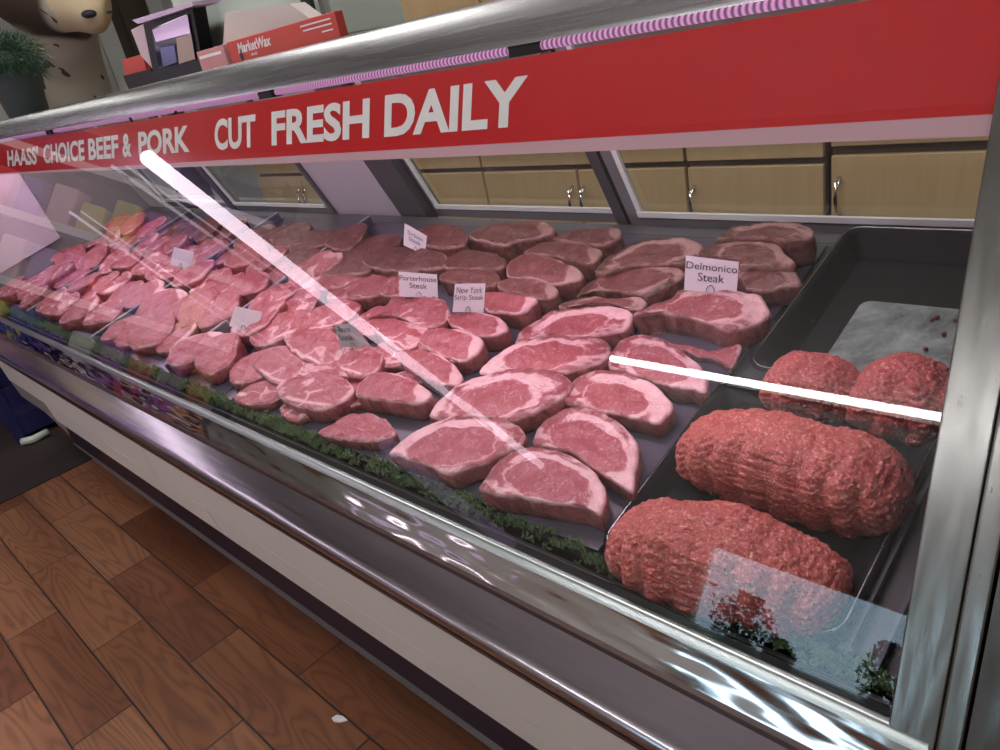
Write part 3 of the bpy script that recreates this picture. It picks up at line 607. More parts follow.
S = [
 (E_, [(303,530),(335,480),(370,425),(430,385),(510,370),(590,382),(650,398),(700,430),(750,475),(785,530),(772,628),(700,602),(620,590),(540,580),(450,562),(350,550)], .042, 'rib', 'raw ribeye steak nearest the front glass, with a wide pale fat right side', 0, dict(sd=3.1, grp=g1)),
 (E_, [(510,330),(545,275),(600,235),(660,215),(740,226),(810,255),(865,295),(905,345),(913,400),(905,470),(893,545),(840,520),(760,465),(690,410),(640,388),(570,378),(515,365)], .036, 'rib', 'raw ribeye steak just behind the front one, pointing at the ground beef, curved red cap', 0, dict(sd=11.4, grp=g1)),
 (E_, [(634,190),(650,135),(700,92),(780,72),(850,80),(920,105),(985,135),(1030,180),(1042,222),(985,278),(900,256),(830,243),(760,232),(700,217)], .036, 'rib', 'round ribeye steak in the middle of the right column with a pale right corner', 0, dict(sd=22.7, grp=g1)),
 (G_, [(48,335),(55,260),(90,210),(160,178),(230,170),(320,195),(400,240),(460,290),(505,335),(538,405),(520,450),(450,435),(380,432),(320,412),(260,395),(200,375),(120,350)], .036, 'rib', 'raw ribeye steak crossed by the white light reflection, below the label of the fourth steak', 0, dict(sd=37.2, grp=g1)),
 (E_, [(112,235),(160,180),(240,125),(320,95),(400,75),(480,68),(560,72),(620,88),(657,120),(648,155),(610,188),(540,225),(480,250),(430,268),(380,258),(300,250),(200,258),(130,262)], .040, 'rib', 'large flat ribeye steak in the centre, long oval eye and pointed left end', 0, dict(sd=44.9, grp=g1, flip=-1)),
 (E_, [(-45,392),(20,335),(100,285),(160,262),(240,250),(330,245),(400,255),(450,280),(476,318),(470,350),(430,380),(370,408),(330,434),(260,455),(180,478),(120,448),(60,428),(0,410)], .038, 'rib', 'ribeye steak under the lower end of the white tube reflection, left front', 0, dict(sd=53.3, grp=g1, flip=-1)),
 (A_, [(305,650),(360,600),(420,560),(500,530),(600,518),(700,520),(770,530),(804,555),(800,595),(750,628),(690,650),(620,662),(540,648),(450,652),(380,665),(320,668)], .038, 'rib', 'long raw ribeye steak behind the large flat one, oval with a fatty left tip', 0, dict(sd=61.8, grp=g1, flip=-1)),
 (A_, [(440,545),(470,500),(520,460),(580,430),(680,412),(780,402),(860,412),(893,435),(885,470),(850,497),(780,516),(700,522),(600,518),(520,528),(460,548)], .040, 'rib', 'raw ribeye steak with a bright orange red centre below the brown overlapping pair', .0, dict(sd=71.1, grp=g1)),
 (A_, [(612,400),(660,378),(740,372),(820,374),(880,378),(925,376),(948,392),(938,412),(900,428),(862,405),(780,397),(680,406),(632,414)], .036, 'rib', 'thin brown edge of a steak showing behind the bright orange red ribeye', .65, dict(sd=5.2, grp=g1)),
 (B_, [(-12,372),(20,325),(85,288),(180,262),(290,248),(365,255),(403,275),(380,308),(320,340),(262,375),(215,360),(140,345),(50,350)], .036, 'rib', 'brownish ribeye, lower of the overlapping pair left of the Delmonico label', .7, dict(sd=13.5, grp=g1)),
 (B_, [(58,262),(110,210),(180,175),(260,150),(350,142),(430,150),(478,182),(450,215),(400,238),(290,242),(180,254),(90,284)], .046, 'rib', 'brownish ribeye, upper of the overlapping pair left of the Delmonico label', .75, dict(sd=29.5, grp=g1)),
 (B_, [(205,440),(260,405),(345,375),(380,340),(440,332),(540,345),(620,350),(690,362),(718,400),(722,440),(690,468),(620,492),(560,497),(500,472),(450,455),(380,442),(300,432),(230,440)], .046, 'rib', 'thick ribeye holding the Delmonico label, red front edge and brown top', .28, dict(sd=33.1, grp=g1, thick=1)),
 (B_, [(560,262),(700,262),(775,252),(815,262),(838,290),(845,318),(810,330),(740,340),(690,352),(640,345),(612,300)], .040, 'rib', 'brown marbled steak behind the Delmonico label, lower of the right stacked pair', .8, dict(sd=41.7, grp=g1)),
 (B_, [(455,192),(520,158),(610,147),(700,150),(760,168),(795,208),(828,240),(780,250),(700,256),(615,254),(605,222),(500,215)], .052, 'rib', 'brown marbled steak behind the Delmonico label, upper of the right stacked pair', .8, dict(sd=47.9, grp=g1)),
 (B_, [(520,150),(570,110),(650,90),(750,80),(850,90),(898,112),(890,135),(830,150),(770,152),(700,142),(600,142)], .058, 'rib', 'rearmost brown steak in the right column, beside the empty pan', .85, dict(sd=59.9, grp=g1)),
 (A_, [(265,135),(300,105),(370,90),(460,85),(550,82),(585,95),(590,120),(520,140),(450,152),(410,170),(340,160),(290,150)], .056, 'strip', 'pale fatty strip steak in the back row under the rear window', .85, dict(sd=2.2, grp=g2)),
 (A_, [(590,140),(650,118),(740,108),(820,105),(848,115),(843,140),(780,168),(700,160),(630,152)], .056, 'strip', 'brown strip steak at the back row below the gap between the two rear doors', .85, dict(sd=8.8, grp=g2)),
 (A_, [(475,195),(530,168),(600,158),(700,168),(768,188),(775,210),(740,238),(690,236),(600,214),(505,203)], .050, 'strip', 'dark strip steak in the second row from the back, blunt right end', .8, dict(sd=15.6, grp=g2)),
 (A_, [(405,252),(435,222),(500,208),(575,216),(640,240),(690,268),(702,295),(655,314),(600,320),(540,305),(470,295),(415,288)], .048, 'strip', 'deep red strip steak with a fat knob on its right end, third row back', .62, dict(sd=19.3, grp=g2)),
 (A_, [(375,318),(440,299),(520,308),(590,328),(602,350),(570,372),(500,372),(440,352),(390,345)], .044, 'strip', 'brown strip steak with a square white fat end, above the New York label', .7, dict(sd=24.2, grp=g2)),
 (A_, [(322,356),(400,352),(470,364),(525,380),(508,408),(462,436),(400,430),(330,424)], .042, 'strip', 'pink red strip steak directly right of the New York Strip label', .05, dict(sd=31.2, grp=g2)),
 (A_, [(180,440),(230,428),(300,430),(360,442),(402,468),(410,500),(375,516),(330,524),(260,508),(195,480)], .040, 'strip', 'pink strip steak holding the New York Strip Steak label', 0, dict(sd=36.6, grp=g2)),
 (A_, [(70,525),(120,497),(190,492),(260,510),(310,528),(324,555),(290,592),(235,614),(170,600),(95,560)], .040, 'strip', 'pink strip steak below the New York Strip label with a pale square end', 0, dict(sd=42.6, grp=g2)),
 (C_, [(680,585),(750,573),(830,590),(895,625),(928,672),(912,712),(850,705),(790,680),(715,640)], .038, 'strip', 'oval pink strip steak right of the white tube reflection', 0, dict(sd=49.1, grp=g2)),
 (D_, [(600,170),(620,112),(680,82),(760,90),(830,120),(885,160),(872,188),(820,206),(760,196),(680,186)], .044, 'strip', 'thick pink strip steak standing on a dark gap, left of the white tube reflection', 0, dict(sd=57.1, grp=g2, flip=1)),
 (D_, [(450,312),(500,285),(560,252),(640,240),(700,260),(748,300),(738,330),(660,350),(580,345),(500,335)], .026, 'sirloin', 'small thin pink steak by the front garnish, left of the ribeye column', 0, dict(sd=66.1, grp=g3)),
 (D_, [(290,150),(330,110),(420,88),(510,88),(560,110),(588,150),(550,190),(500,215),(440,228),(380,215),(320,190)], .040, 'tbone', 'pink T-bone steak with a pale rim, front row, left of the small thin steak', 0, dict(sd=72.1, grp=g3)),
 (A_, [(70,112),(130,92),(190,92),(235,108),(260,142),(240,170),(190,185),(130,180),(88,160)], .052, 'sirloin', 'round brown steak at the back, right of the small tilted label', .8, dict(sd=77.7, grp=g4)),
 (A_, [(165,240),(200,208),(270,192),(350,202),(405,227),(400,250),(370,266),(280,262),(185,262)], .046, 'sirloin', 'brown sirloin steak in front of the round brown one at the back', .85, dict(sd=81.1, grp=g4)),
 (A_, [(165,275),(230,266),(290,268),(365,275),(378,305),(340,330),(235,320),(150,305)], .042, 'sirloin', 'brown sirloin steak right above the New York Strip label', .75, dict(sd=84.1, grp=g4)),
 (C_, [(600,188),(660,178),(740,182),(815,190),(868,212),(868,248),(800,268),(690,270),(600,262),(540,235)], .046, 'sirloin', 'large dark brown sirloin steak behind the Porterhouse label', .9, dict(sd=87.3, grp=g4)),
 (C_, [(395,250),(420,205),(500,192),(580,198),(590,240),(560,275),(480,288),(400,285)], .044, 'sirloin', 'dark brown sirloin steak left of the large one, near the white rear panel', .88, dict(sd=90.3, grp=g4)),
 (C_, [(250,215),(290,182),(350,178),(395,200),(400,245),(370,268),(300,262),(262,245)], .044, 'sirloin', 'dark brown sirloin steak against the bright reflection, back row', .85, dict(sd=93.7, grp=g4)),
 (C_, [(480,362),(530,322),(600,308),(660,318),(690,345),(685,368),(600,364),(520,380)], .040, 'tbone', 'porterhouse steak with a bright white bone left of the Porterhouse label', .35, dict(sd=96.1, grp=g3)),
 (C_, [(562,443),(640,404),(715,378),(790,372),(860,385),(880,415),(870,455),(825,486),(750,470),(680,445),(620,440)], .040, 'tbone', 'pink porterhouse steak just below the Porterhouse label', .05, dict(sd=99.5, grp=g3)),
 (C_, [(572,458),(650,452),(735,470),(800,492),(780,520),(752,552),(700,570),(640,548),(590,500)], .038, 'tbone', 'pink porterhouse steak with a clear bone, right of the T-bone label', 0, dict(sd=103.5, grp=g3)),
 (C_, [(800,492),(870,495),(940,520),(985,545),(950,590),(910,622),(850,595),(770,570),(755,540)], .036, 'tbone', 'pink porterhouse steak between the strip steaks and the oval one', 0, dict(sd=106.5, grp=g3)),
 (C_, [(690,352),(760,340),(835,372),(790,368),(715,374),(680,390),(640,398)], .036, 'tbone', 'small visible corner of a steak under the Porterhouse label', .35, dict(sd=109.5, grp=g3)),
 (K_, [(480,170),(560,145),(640,140),(688,175),(680,225),(640,255),(570,262),(520,230)], .040, 'tbone', 'pink T-bone steak directly below the grey T-Bone label', 0, dict(sd=112.5, grp=g3)),
 (K_, [(250,95),(330,60),(430,55),(480,95),(500,150),(470,190),(400,200),(310,170)], .040, 'tbone', 'pink T-bone steak left of the grey T-Bone label', 0, dict(sd=115.5, grp=g3)),
 (K_, [(290,215),(370,195),(460,195),(520,235),(515,275),(440,262),(340,270),(280,262)], .034, 'tbone', 'pink T-bone steak behind the pale-rimmed front one', 0, dict(sd=118.5, grp=g3)),
 (K_, [(110,180),(200,160),(290,205),(270,260),(200,300),(130,270),(80,220)], .036, 'tbone', 'pink T-bone steak under the lilac glare patch', 0, dict(sd=121.5, grp=g3)),
]
def widen(pts, f):
    cx = sum(p[0] for p in pts)/len(pts); cy = sum(p[1] for p in pts)/len(pts); return [(cx+(a-cx)*f, cy+(b-cy)*f) for a, b in pts]
for tile, pts, h, kind, label, age, k in S:
    if tile is K_: pts = widen(pts, 1.22)
    traced(tile, pts, h, kind, label, age, **k)
# thin trimmed end beside the reflection strip
traced(G_, [(330,205),(400,225),(470,240),(560,265),(610,270),(660,290),(695,225),(705,232),(672,330),(640,330),(570,295),(480,275),(400,240)], .016, 'strip', 'thin flat end of a trimmed steak lying on the liner behind the reflected strip', .1, sd=130, grp=g1)
# steaks of the blurred left half, laid row by row
rows = [('front row by the garnish', .060), ('second row', .17), ('third row', .285), ('fourth row', .40), ('back row', .52)]
rnd = random.Random(4)
def blob(cx, cv, a, b, rot, sd, n=14):
    P = []
    for k in range(n):
        t = 2*math.pi*k/n; r = 1+.22*noise.noise(V(math.cos(t)*1.3, math.sin(t)*1.3, sd))+.10*noise.noise(V(math.cos(t)*3, math.sin(t)*3, sd+4))
        x, y = a*r*math.cos(t), b*r*math.sin(t)*(1-.25*math.cos(t)); P.append((cx+x*math.cos(rot)-y*math.sin(rot), cv+x*math.sin(rot)+y*math.cos(rot)))
    return P
secs = [(-1.49, -1.71, 'stretch next to the T-bone label', 'tbone', 0, 2), (-1.77, -2.20, 'stretch around the crumpled label', 'sirloin', .05, 4), (-2.27, -2.84, 'pale third stretch', 'pork', 0, 5), (-2.91, -3.38, 'stretch by the lilac end panel', 'trim', 0, 4)]
for a, b, where, kd, ag, n in secs:
    for ri, (rn, v) in enumerate(rows):
        for i in range(n):
            x = a+(b-a)*(i+.5)/n + rnd.uniform(-.015, .015) + (.03 if ri % 2 else -.02); vv = v+rnd.uniform(-.016, .016)
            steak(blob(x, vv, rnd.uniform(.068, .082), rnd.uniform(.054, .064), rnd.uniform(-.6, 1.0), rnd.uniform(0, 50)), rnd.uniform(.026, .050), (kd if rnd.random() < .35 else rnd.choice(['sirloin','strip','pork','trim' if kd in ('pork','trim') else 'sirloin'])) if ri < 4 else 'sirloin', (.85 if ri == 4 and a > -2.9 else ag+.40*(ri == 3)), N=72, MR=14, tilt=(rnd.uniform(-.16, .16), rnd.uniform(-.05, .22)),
                  grp='cuts in the %s, %s' % (rn, where), label='raw meat cut, %s, %s' % (rn, where), name='meat_cut', cat='meat')
for i, (x, v, a, b, rot, hh, kd) in enumerate([(-1.42,.075,.085,.055,.5,.030,'sirloin'),(-1.30,.150,.080,.056,.2,.030,'strip'),(-1.10,.205,.080,.05,.3,.026,'tbone'),(-1.40,.245,.080,.06,.6,.032,'tbone'),(-1.24,.270,.080,.05,.1,.028,'sirloin'),(-1.10,.075,.06,.04,.5,.022,'sirloin'),(-1.43,.36,.075,.055,.3,.030,'tbone'),(-1.33,.41,.08,.05,.3,.028,'tbone'),(-1.02,.14,.05,.03,.6,.020,'strip'),(-1.33,.005,.07,.035,.2,.024,'pork'),(-1.20,.012,.055,.030,-.3,.020,'trim')]):
    lb = ['low pink steak at the left edge of the big liner, front', 'low pink steak partly under the pale-rimmed T-bone', 'low pink steak between the T-bones and the thick strip steak', 'low pink steak at the left edge of the big liner, middle', 'low pink steak in front of the grey T-Bone label', 'ragged small piece behind the small thin steak', 'low steak left of the white-boned porterhouse', 'low steak tucked under the white-boned porterhouse', 'small sliver in the dark gap under the thick strip steak', 'ragged pink piece against the garnish left of the small thin steak', 'ragged small trimmings between the garnish and the small thin steak'][i]
    steak(blob(x, v, a, b, rot, 7.7*i), hh, kd, .35 if v > .35 else 0, N=80, MR=16, grp=g3, label=lb)
# ================================================================ GROUND BEEF LOAVES
def loaf(x0, x1, v0, v1, hh, label, yaw=0., sd=0., scal=1., nu=200, nv=84, taper=.0, name='ground_beef_loaf'):
    cx, cv = (x0+x1)/2, (v0+v1)/2; a, b = (x1-x0)/2, (v1-v0)/2; base = deck(cx, cv, 0)
    verts = []; cols = []; cy, sy = math.cos(yaw), math.sin(yaw)
    sgn = lambda q, e: math.copysign(abs(q)**e, q)
    for j in range(nv+1):
        ph = math.pi/2*(1-j/nv)            # 90 deg at the top .. 0 at the base
        ph = math.pi/2 - (math.pi/2+.35)*(j/nv)
        for i in range(nu):
            th = 2*math.pi*i/nu
            cp = sgn(math.cos(ph), .62) if ph > 0 else math.cos(ph)**.5
            x = a*cp*sgn(math.cos(th), .58); y = b*cp*sgn(math.sin(th), .68); z = hh*sgn(math.sin(ph), .8) if ph > 0 else hh*.5*math.sin(ph)
            z = z*(.78+.22*(1-(x/a)**2)) + .30*hh
            nrm = V(x/a/a, y/b/b, max(0, z)/hh/hh).normalized()
            # big lumps, scalloped front flank, fine strands
            d = .009*noise.noise(V(x*14, y*14, z*14+sd))
            front = sst(-y/b, .15, .7); ridge = abs(math.sin(x*95+2.2*noise.noise(V(x*10, z*14, sd))))
            arc = abs(math.sin((z+.012*ridge)*430))
            d += scal*front*(.0070*(ridge-.5)+.0024*(arc-.5))
            d += .0026*noise.noise(V(x*60, y*60, z*60+sd)) + .0024*noise.noise(V(x*170, y*170, z*170+sd)) + .0016*noise.noise(V(x*330, y*330, z*330+sd))
            x += nrm.x*d; y += nrm.y*d; z = max(.004, z+nrm.z*d)
            verts.append(EN*z+V(1,0,0)*(x*cy-y*sy)+EV*(x*sy+y*cy))
            cols.append((.55*(1-sst(z, .004, .022))+.35*front*(1-arc)**2*scal+.25*front*(1-sst(ridge, 0, .25)), 0, 0))  # shade of the grooves and the foot put into the colour
    fs = [(j*nu+i, j*nu+(i+1) % nu, (j+1)*nu+(i+1) % nu, (j+1)*nu+i) for j in range(nv) for i in range(nu)]
    fs += [tuple(nv*nu+i for i in range(nu))]
    o = mesh_obj(name, verts, fs, M['ground'], None, True, cols); o.location = base
    return tag(o, label, 'ground beef', 'ground beef loaves')
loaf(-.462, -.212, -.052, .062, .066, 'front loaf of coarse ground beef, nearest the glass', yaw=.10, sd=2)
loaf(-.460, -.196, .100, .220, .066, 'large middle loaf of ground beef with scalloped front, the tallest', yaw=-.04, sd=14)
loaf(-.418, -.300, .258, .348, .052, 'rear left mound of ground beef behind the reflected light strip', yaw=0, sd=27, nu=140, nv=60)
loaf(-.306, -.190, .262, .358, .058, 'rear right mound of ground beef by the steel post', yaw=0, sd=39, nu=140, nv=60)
# ================================================================ PRICE CARDS
def card(quad, h, lines, label, name='price_card', mat=None, ink=None, vis=True):
    """upright little card: its foot stands on the plane h over the deck"""
    (tl, tr, br, bl) = quad; foot = ((bl[0]+br[0])/2, (bl[1]+br[1])/2)
    x, v = todeck(foot, h); q = deck(x, v, h); n = (V(0, 0, H)-q); n.z *= .35; n.normalize()
    P = [on_plane(p, q, n) for p in (tl, tr, br, bl)]
    e = empty(name, q, label, 'label', 'price labels standing on the meat')
    mb = MB().add(P+[p-n*.0008 for p in P], [(0,1,2,3),(7,6,5,4),(0,4,5,1),(1,5,6,2),(2,6,7,3),(3,7,4,0)]); mb.build('card', mat or M['paper'], e)
    ux = ((P[1]-P[0])+(P[2]-P[3]))*.5; uy = ((P[0]-P[3])+(P[1]-P[2]))*.5
    for (t, cx, cy, w, hgt) in lines:
        o0 = P[3]+ux*(cx-w/2)+uy*(cy)+n*.0006
        text_obj(t, 'printed_text', ink or M['ink'], e, o0, ux.normalized(), uy.normalized(), ux.length*w, uy.length*hgt, .0)
    c = P[3]+ux*.5+uy*.05+n*.0015; un, vn = ux.normalized(), uy.normalized(); r = ux.length*.07
    pts = [c+un*r*math.cos(t)+vn*(r*1.4*math.sin(t)+.002) for t in [math.pi*k/8 for k in range(9)]]
    pts = [pts[0]-vn*.012]+pts+[pts[-1]-vn*.012]
    MB().tube(pts, .0006, 6).build('wire_clip', M['steel'], e, True)
card([(686,255.5),(739,262),(736.5,295),(684,290)], .050, [('Delmonico', .5, .66, .96, .21), ('Steak', .5, .33, .50, .24)], 'white label reading Delmonico Steak, largest of the labels')
card([(455,284),(485.5,283.5),(483.5,312.5),(452.5,312)], .044, [('New York', .5, .66, .84, .22), ('Strip Steak', .5, .38, .94, .22)], 'white label reading New York Strip Steak')
card([(398.5,271.5),(437,274.5),(438,298),(399.5,296.5)], .044, [('Porterhouse', .5, .68, .96, .20), ('Steak', .5, .38, .46, .22)], 'white label reading Porterhouse Steak')
card([(404.5,223),(427,236),(425,255.5),(403.5,245)], .050, [('Sirloin', .48, .62, .70, .19), ('Steak', .48, .36, .55, .19)], 'small tilted white label at the back reading Sirloin Steak')
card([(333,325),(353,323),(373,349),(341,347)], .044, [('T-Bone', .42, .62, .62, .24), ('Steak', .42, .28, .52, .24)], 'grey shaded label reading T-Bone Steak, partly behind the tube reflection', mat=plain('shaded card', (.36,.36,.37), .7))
card([(235,306),(262,312),(257,334),(229,326)], .046, [], 'blank looking crumpled white label in the blurred left half')
card([(174,247),(194,252),(190,270),(170,264)], .046, [], 'small white label at the back of the far left stretch')
card([(76,214),(90,220),(84,238),(72,232)], .040, [], 'tiny white label next to the lilac end panel')
# ================================================================ GARNISH STRIP
mb = MB(); rg = random.Random(11)
x = -3.44
while x < -.150:
    dens = 3 if noise.noise(V(x*6, 0, 3)) > -.30 else 1
    if -.66 < x < -.47 or -1.02 < x < -.94: dens = 1
    for k in range(dens):
        cx = x+rg.uniform(-.006, .006); cy = rg.uniform(.506, .531); cz = -.598+rg.uniform(0, .016)
        for q in range(11):
            a = rg.uniform(0, 6.28); L = rg.uniform(.0035, .0075); dz = rg.uniform(-.002, .007); w = L*.55
            p = V(cx, cy, H+cz); d = V(math.cos(a), math.sin(a), 0); s = V(-d.y, d.x, 0)
            tip = p+d*L+V(0, 0, dz); mid = p+d*L*.55+V(0, 0, dz+.001)
            mb.add([p, mid+s*w*.5, tip, mid-s*w*.5, mid+s*w*.15+V(0, 0, .0022)], [(0,1,4),(1,2,4),(2,3,4),(3,0,4)])
    x += .0042
tag(mb.build('parsley_garnish', M['parsley'], None, kind='stuff'), 'long strip of green curly garnish along the foot of the front glass', 'garnish')
# ================================================================ ON THE ROOF
ZR = .0285
def atY(px, py, y): return on_plane((px, py), (0, y, 0), (0, 1, 0))
# red carton of wax paper
a = atY(232, 62, .735); b = atY(338, 36, .735)
cx0, cx1 = a.x, b.x+.01
e = empty('carton', V((cx0+cx1)/2, .743, H+ZR), 'long red carton of wax paper lying on the steel roof edge', 'box')
MB().box((cx0, .735, H+ZR), (cx1-.004, .751, H+ZR+.037)).build('carton_body', M['red'], e, bevel=.0015)
text_obj('MarketWax', 'lettering', M['letter'], e, V(cx0+.035, .7345, H+ZR+.014), V(1,0,.0), V(.30,0,1), .115, .017, .03)
text_obj('deli', 'lettering', M['letter'], e, V(cx0+.075, .7345, H+ZR+.006), V(1,0,0), V(.2,0,1), .022, .005, .01)
for zz, ll in ((.028, .085), (.021, .080), (.013, .030)):
    MB().box((cx1-.018-ll, .7343, H+ZR+zz), (cx1-.018, .735, H+ZR+zz+.0022)).build('printed_line', M['letter'], e)
MB().lathe([(.0075, 0), (.0075, .0006)], (0, 0, 0)).build('tmp', M['ink'], e); o = bpy.data.objects['tmp']; o.name = 'round_emblem'
for v_ in o.data.vertices: v_.co = V(v_.co.x+V(*parent_loc(e)).x, v_.co.z+V(*parent_loc(e)).z*0, v_.co.y+V(*parent_loc(e)).y)
for v_ in o.data.vertices: pass
o.data.clear_geometry(); pts = [V(cx0+.042+.0065*math.cos(t*math.pi/10), .7343, H+ZR+.0085+.0065*math.sin(t*math.pi/10))-e.location for t in range(20)]
o.data.from_pydata([tuple(p) for p in pts], [], [tuple(range(20))])
MB().box((cx0-.0008, .736, H+ZR+.002), (cx0-.0001, .750, H+ZR+.035)).build('end_flap', M['redpale'], e)
# sheets of paper rising out of it
pl = [(223,40),(226,13),(288,5),(308,19),(322,16),(322,20),(300,30)]
P = [atY(px, py, .80) for px, py in [(223,46),(225,13),(290,4),(309,18),(305,32)]]
mb = MB(); n = len(P); mb.add(P+[p+V(0, .03, 0) for p in P], [tuple(range(n)), tuple(range(n, 2*n))]+[(k, (k+1) % n, n+(k+1) % n, n+k) for k in range(n)])
tag(mb.build('paper_stack', plain('tissue', (.62,.54,.52), .8), None), 'stack of pale pinkish deli paper standing behind the red carton', 'paper')
# second small carton, end on
a = atY(202, 70, .74); b = atY(229, 62, .74)
e = empty('carton', V((a.x+b.x)/2, .80, H+ZR), 'small faded red carton end-on between the display screen and the long carton', 'box')
MB().box((a.x, .74, H+ZR), (b.x-.004, .86, H+ZR+.036)).build('carton_body', M['redpale'], e, bevel=.0015)
MB().box((a.x+.008, .7393, H+ZR+.022), (b.x-.018, .740, H+ZR+.027)).build('printed_line', M['letter'], e)
# scale: pale body, black base, glossy display screen under a hood
e = empty('deli_scale', V(-1.62, .95, H+ZR), 'pale green white deli scale with a tilted glossy display screen on the roof', 'scale')
a = atY(190, 60, .88); b = atY(336, 30, .88)
MB().prism([(.88, ZR+.004), (.88, ZR+.25), (.91, ZR+.29), (1.05, ZR+.29), (1.05, ZR+.004)], a.x, b.x).build('scale_body', M['white'], e, bevel=.008)
MB().box((a.x-.05, .80, H+ZR), (b.x-.35, .88, H+ZR+.028)).build('black_base', M['black'], e, bevel=.004)
MB().box((b.x-.075, .872, H+ZR+.055), (b.x-.045, .8805, H+ZR+.25)).build('side_slot', M['dark'], e)
MB().box((b.x-.018, .870, H+ZR+.004), (b.x-.004, .8805, H+ZR+.25)).build('trim_edge', M['chrome'], e)
def pxbox(px4, y, th, mat, name, par, yb=0):
    P = [atY(px, py, y) for px, py in px4]; mb = MB(); n = len(P)
    mb.add(P+[p+V(0, th, 0) for p in P], [tuple(range(n)), tuple(range(n, 2*n))]+[(k, (k+1) % n, n+(k+1) % n, n+k) for k in range(n)]); return mb.build(name, mat, par)
ds = pxbox([(143,22),(192,6),(204,70),(155,82)], .815, .03, M['black'], 'display_housing', e)
pxbox([(151,29),(187,14),(196,61),(160,72)], .812, .003, M['screen'], 'screen', ds)
pxbox([(152,30),(187,15),(190,33),(156,42)], .8105, .0012, plain('lilac display panel', (.68,.46,.70), .3, es=.25, emis=(.8,.5,.85)), 'display_band', ds)
pxbox([(176,38),(191,34),(195,59),(179,64)], .8105, .0012, plain('tan display panel', (.38,.25,.20), .3), 'display_band', ds)
pxbox([(160,48),(174,45),(177,62),(163,67)], .8105, .0012, plain('blue display panel', (.10,.10,.28), .3), 'display_band', ds)
pxbox([(132,20),(192,2),(193,6),(138,24)], .79, .06, plain('lilac hood', (.60,.42,.62), .3), 'hood', e)
e2 = empty('label_roll_box', atY(133, 82, .86), 'small red box with torn white paper on a black stand, left of the display screen', 'box')
pxbox([(122,60),(142,54),(147,72),(126,78)], .86, .05, M['red'], 'red_box', e2)
pxbox([(131,30),(143,24),(152,68),(141,56)], .85, .012, plain('pinkish paper', (.66,.48,.55), .7), 'torn_paper', e2)
pxbox([(123,76),(150,69),(158,84),(130,92)], .84, .10, M['black'], 'stand', e2)
# wire loop hanging from the light housing
pts = [atY(px, py, .690) for px, py in [(130,118),(136,128),(146,134),(156,134),(165,129),(172,120),(176,112)]]
tag(MB().tube(pts, .0032, 8).build('loose_wire', M['black'], None, True), 'black wire loop hanging under the roof rail above the sign', 'wire')
# potted artificial fir
pc = atY(27, 108, .86); px_, py_ = pc.x, .86
e = empty('potted_plant', V(px_, py_, H+ZR), 'dark potted bushy artificial fir plant at the left end of the roof', 'plant')
MB().lathe([(.062,0),(.066,.004),(.083,.135),(.086,.145),(.080,.145),(.076,.13)], (px_, py_, H+ZR)).build('pot', M['pot'], e, True)
mb = MB(); rp = random.Random(5); top = V(px_-.01, py_, H+ZR+.185)
for i in range(5200):
    th = rp.uniform(0, 6.283); ph = math.acos(rp.uniform(-.65, 1)); rr_ = rp.uniform(.35, 1)
    d = V(math.sin(ph)*math.cos(th), math.sin(ph)*math.sin(th), math.cos(ph))
    p = top+V(d.x*.145, d.y*.13, d.z*.085)*rr_
    dd = (d*1.0+V(rp.uniform(-.6,.6), rp.uniform(-.6,.6), rp.uniform(-.7,.1))).normalized(); s = dd.cross(V(rp.uniform(-1,1), rp.uniform(-1,1), 1)).normalized()*.0013
    L = rp.uniform(.022, .045); mb.add([p-s, p+s, p+dd*L+V(0, 0, -L*.15)], [(0,1,2)])
mb.build('foliage', M['needles'], e); tag(e.children[-1], kind='stuff')
# ================================================================ COW FIGURE BEHIND THE COUNTER
def sweep(pts, radii, seg=24, flat=1.0):
    mb = MB(); vs = []; n = len(pts); fs = []
    for i, p in enumerate(pts):
        t = (pts[min(i+1, n-1)]-pts[max(i-1, 0)]).normalized(); a_ = t.cross(V(0,0,1)); a_ = a_.normalized() if a_.length > .1 else V(0,1,0); b_ = a_.cross(t).normalized()
        vs += [p+(a_*math.cos(k*2*math.pi/seg)*radii[i]*flat+b_*math.sin(k*2*math.pi/seg)*radii[i]) for k in range(seg)]
    for i in range(n-1): fs += [(i*seg+k, i*seg+(k+1) % seg, (i+1)*seg+(k+1) % seg, (i+1)*seg+k) for k in range(seg)]
    fs += [tuple(range(seg)), tuple(range((n-1)*seg, n*seg))]
    return vs, fs
XC = -5.3
cp = lambda px, py, dx=0: on_plane((px, py), (XC+dx, 0, 0), (1, 0, 0))
mb = MB()
neck = [cp(76,96,-.56), cp(74,84,-.46), cp(70,62,-.36), cp(60,35,-.2), cp(48,8,-.1), cp(40,-12,0)]
mb.add(*sweep(neck, [.225,.225,.20,.22,.24,.20]))
head = [cp(8,-30,-.12), cp(22,-18,-.05), cp(40,-8,.05), cp(60,-2,.18), cp(80,4,.30), cp(98,9,.38), cp(108,11,.41)]
mb.add(*sweep(head, [.14,.25,.25,.19,.15,.145,.09]))
verts = mb.v; muz = cp(97,11,.34); hd = cp(45,-18,.05)
me = bpy.data.meshes.new('cow_figure'); bp = V(XC-.2, neck[0].y, neck[0].z)
me.from_pydata([tuple(v-bp) for v in verts], [], mb.f)
cow = bpy.data.objects.new('cow_figure', me); C.objects.link(cow); cow.location = bp
rm = cow.modifiers.new('remesh', 'REMESH'); rm.mode = 'VOXEL'; rm.voxel_size = .022; sm = cow.modifiers.new('smooth', 'SMOOTH'); sm.iterations = 6; sm.factor = .6
dg = bpy.context.evaluated_depsgraph_get(); dg.update(); m2 = bpy.data.meshes.new_from_object(cow.evaluated_get(dg)); cow.modifiers.clear(); cow.data = m2; m2.name = 'cow_figure'
at = m2.color_attributes.new('pat', 'FLOAT_COLOR', 'POINT'); cl = []
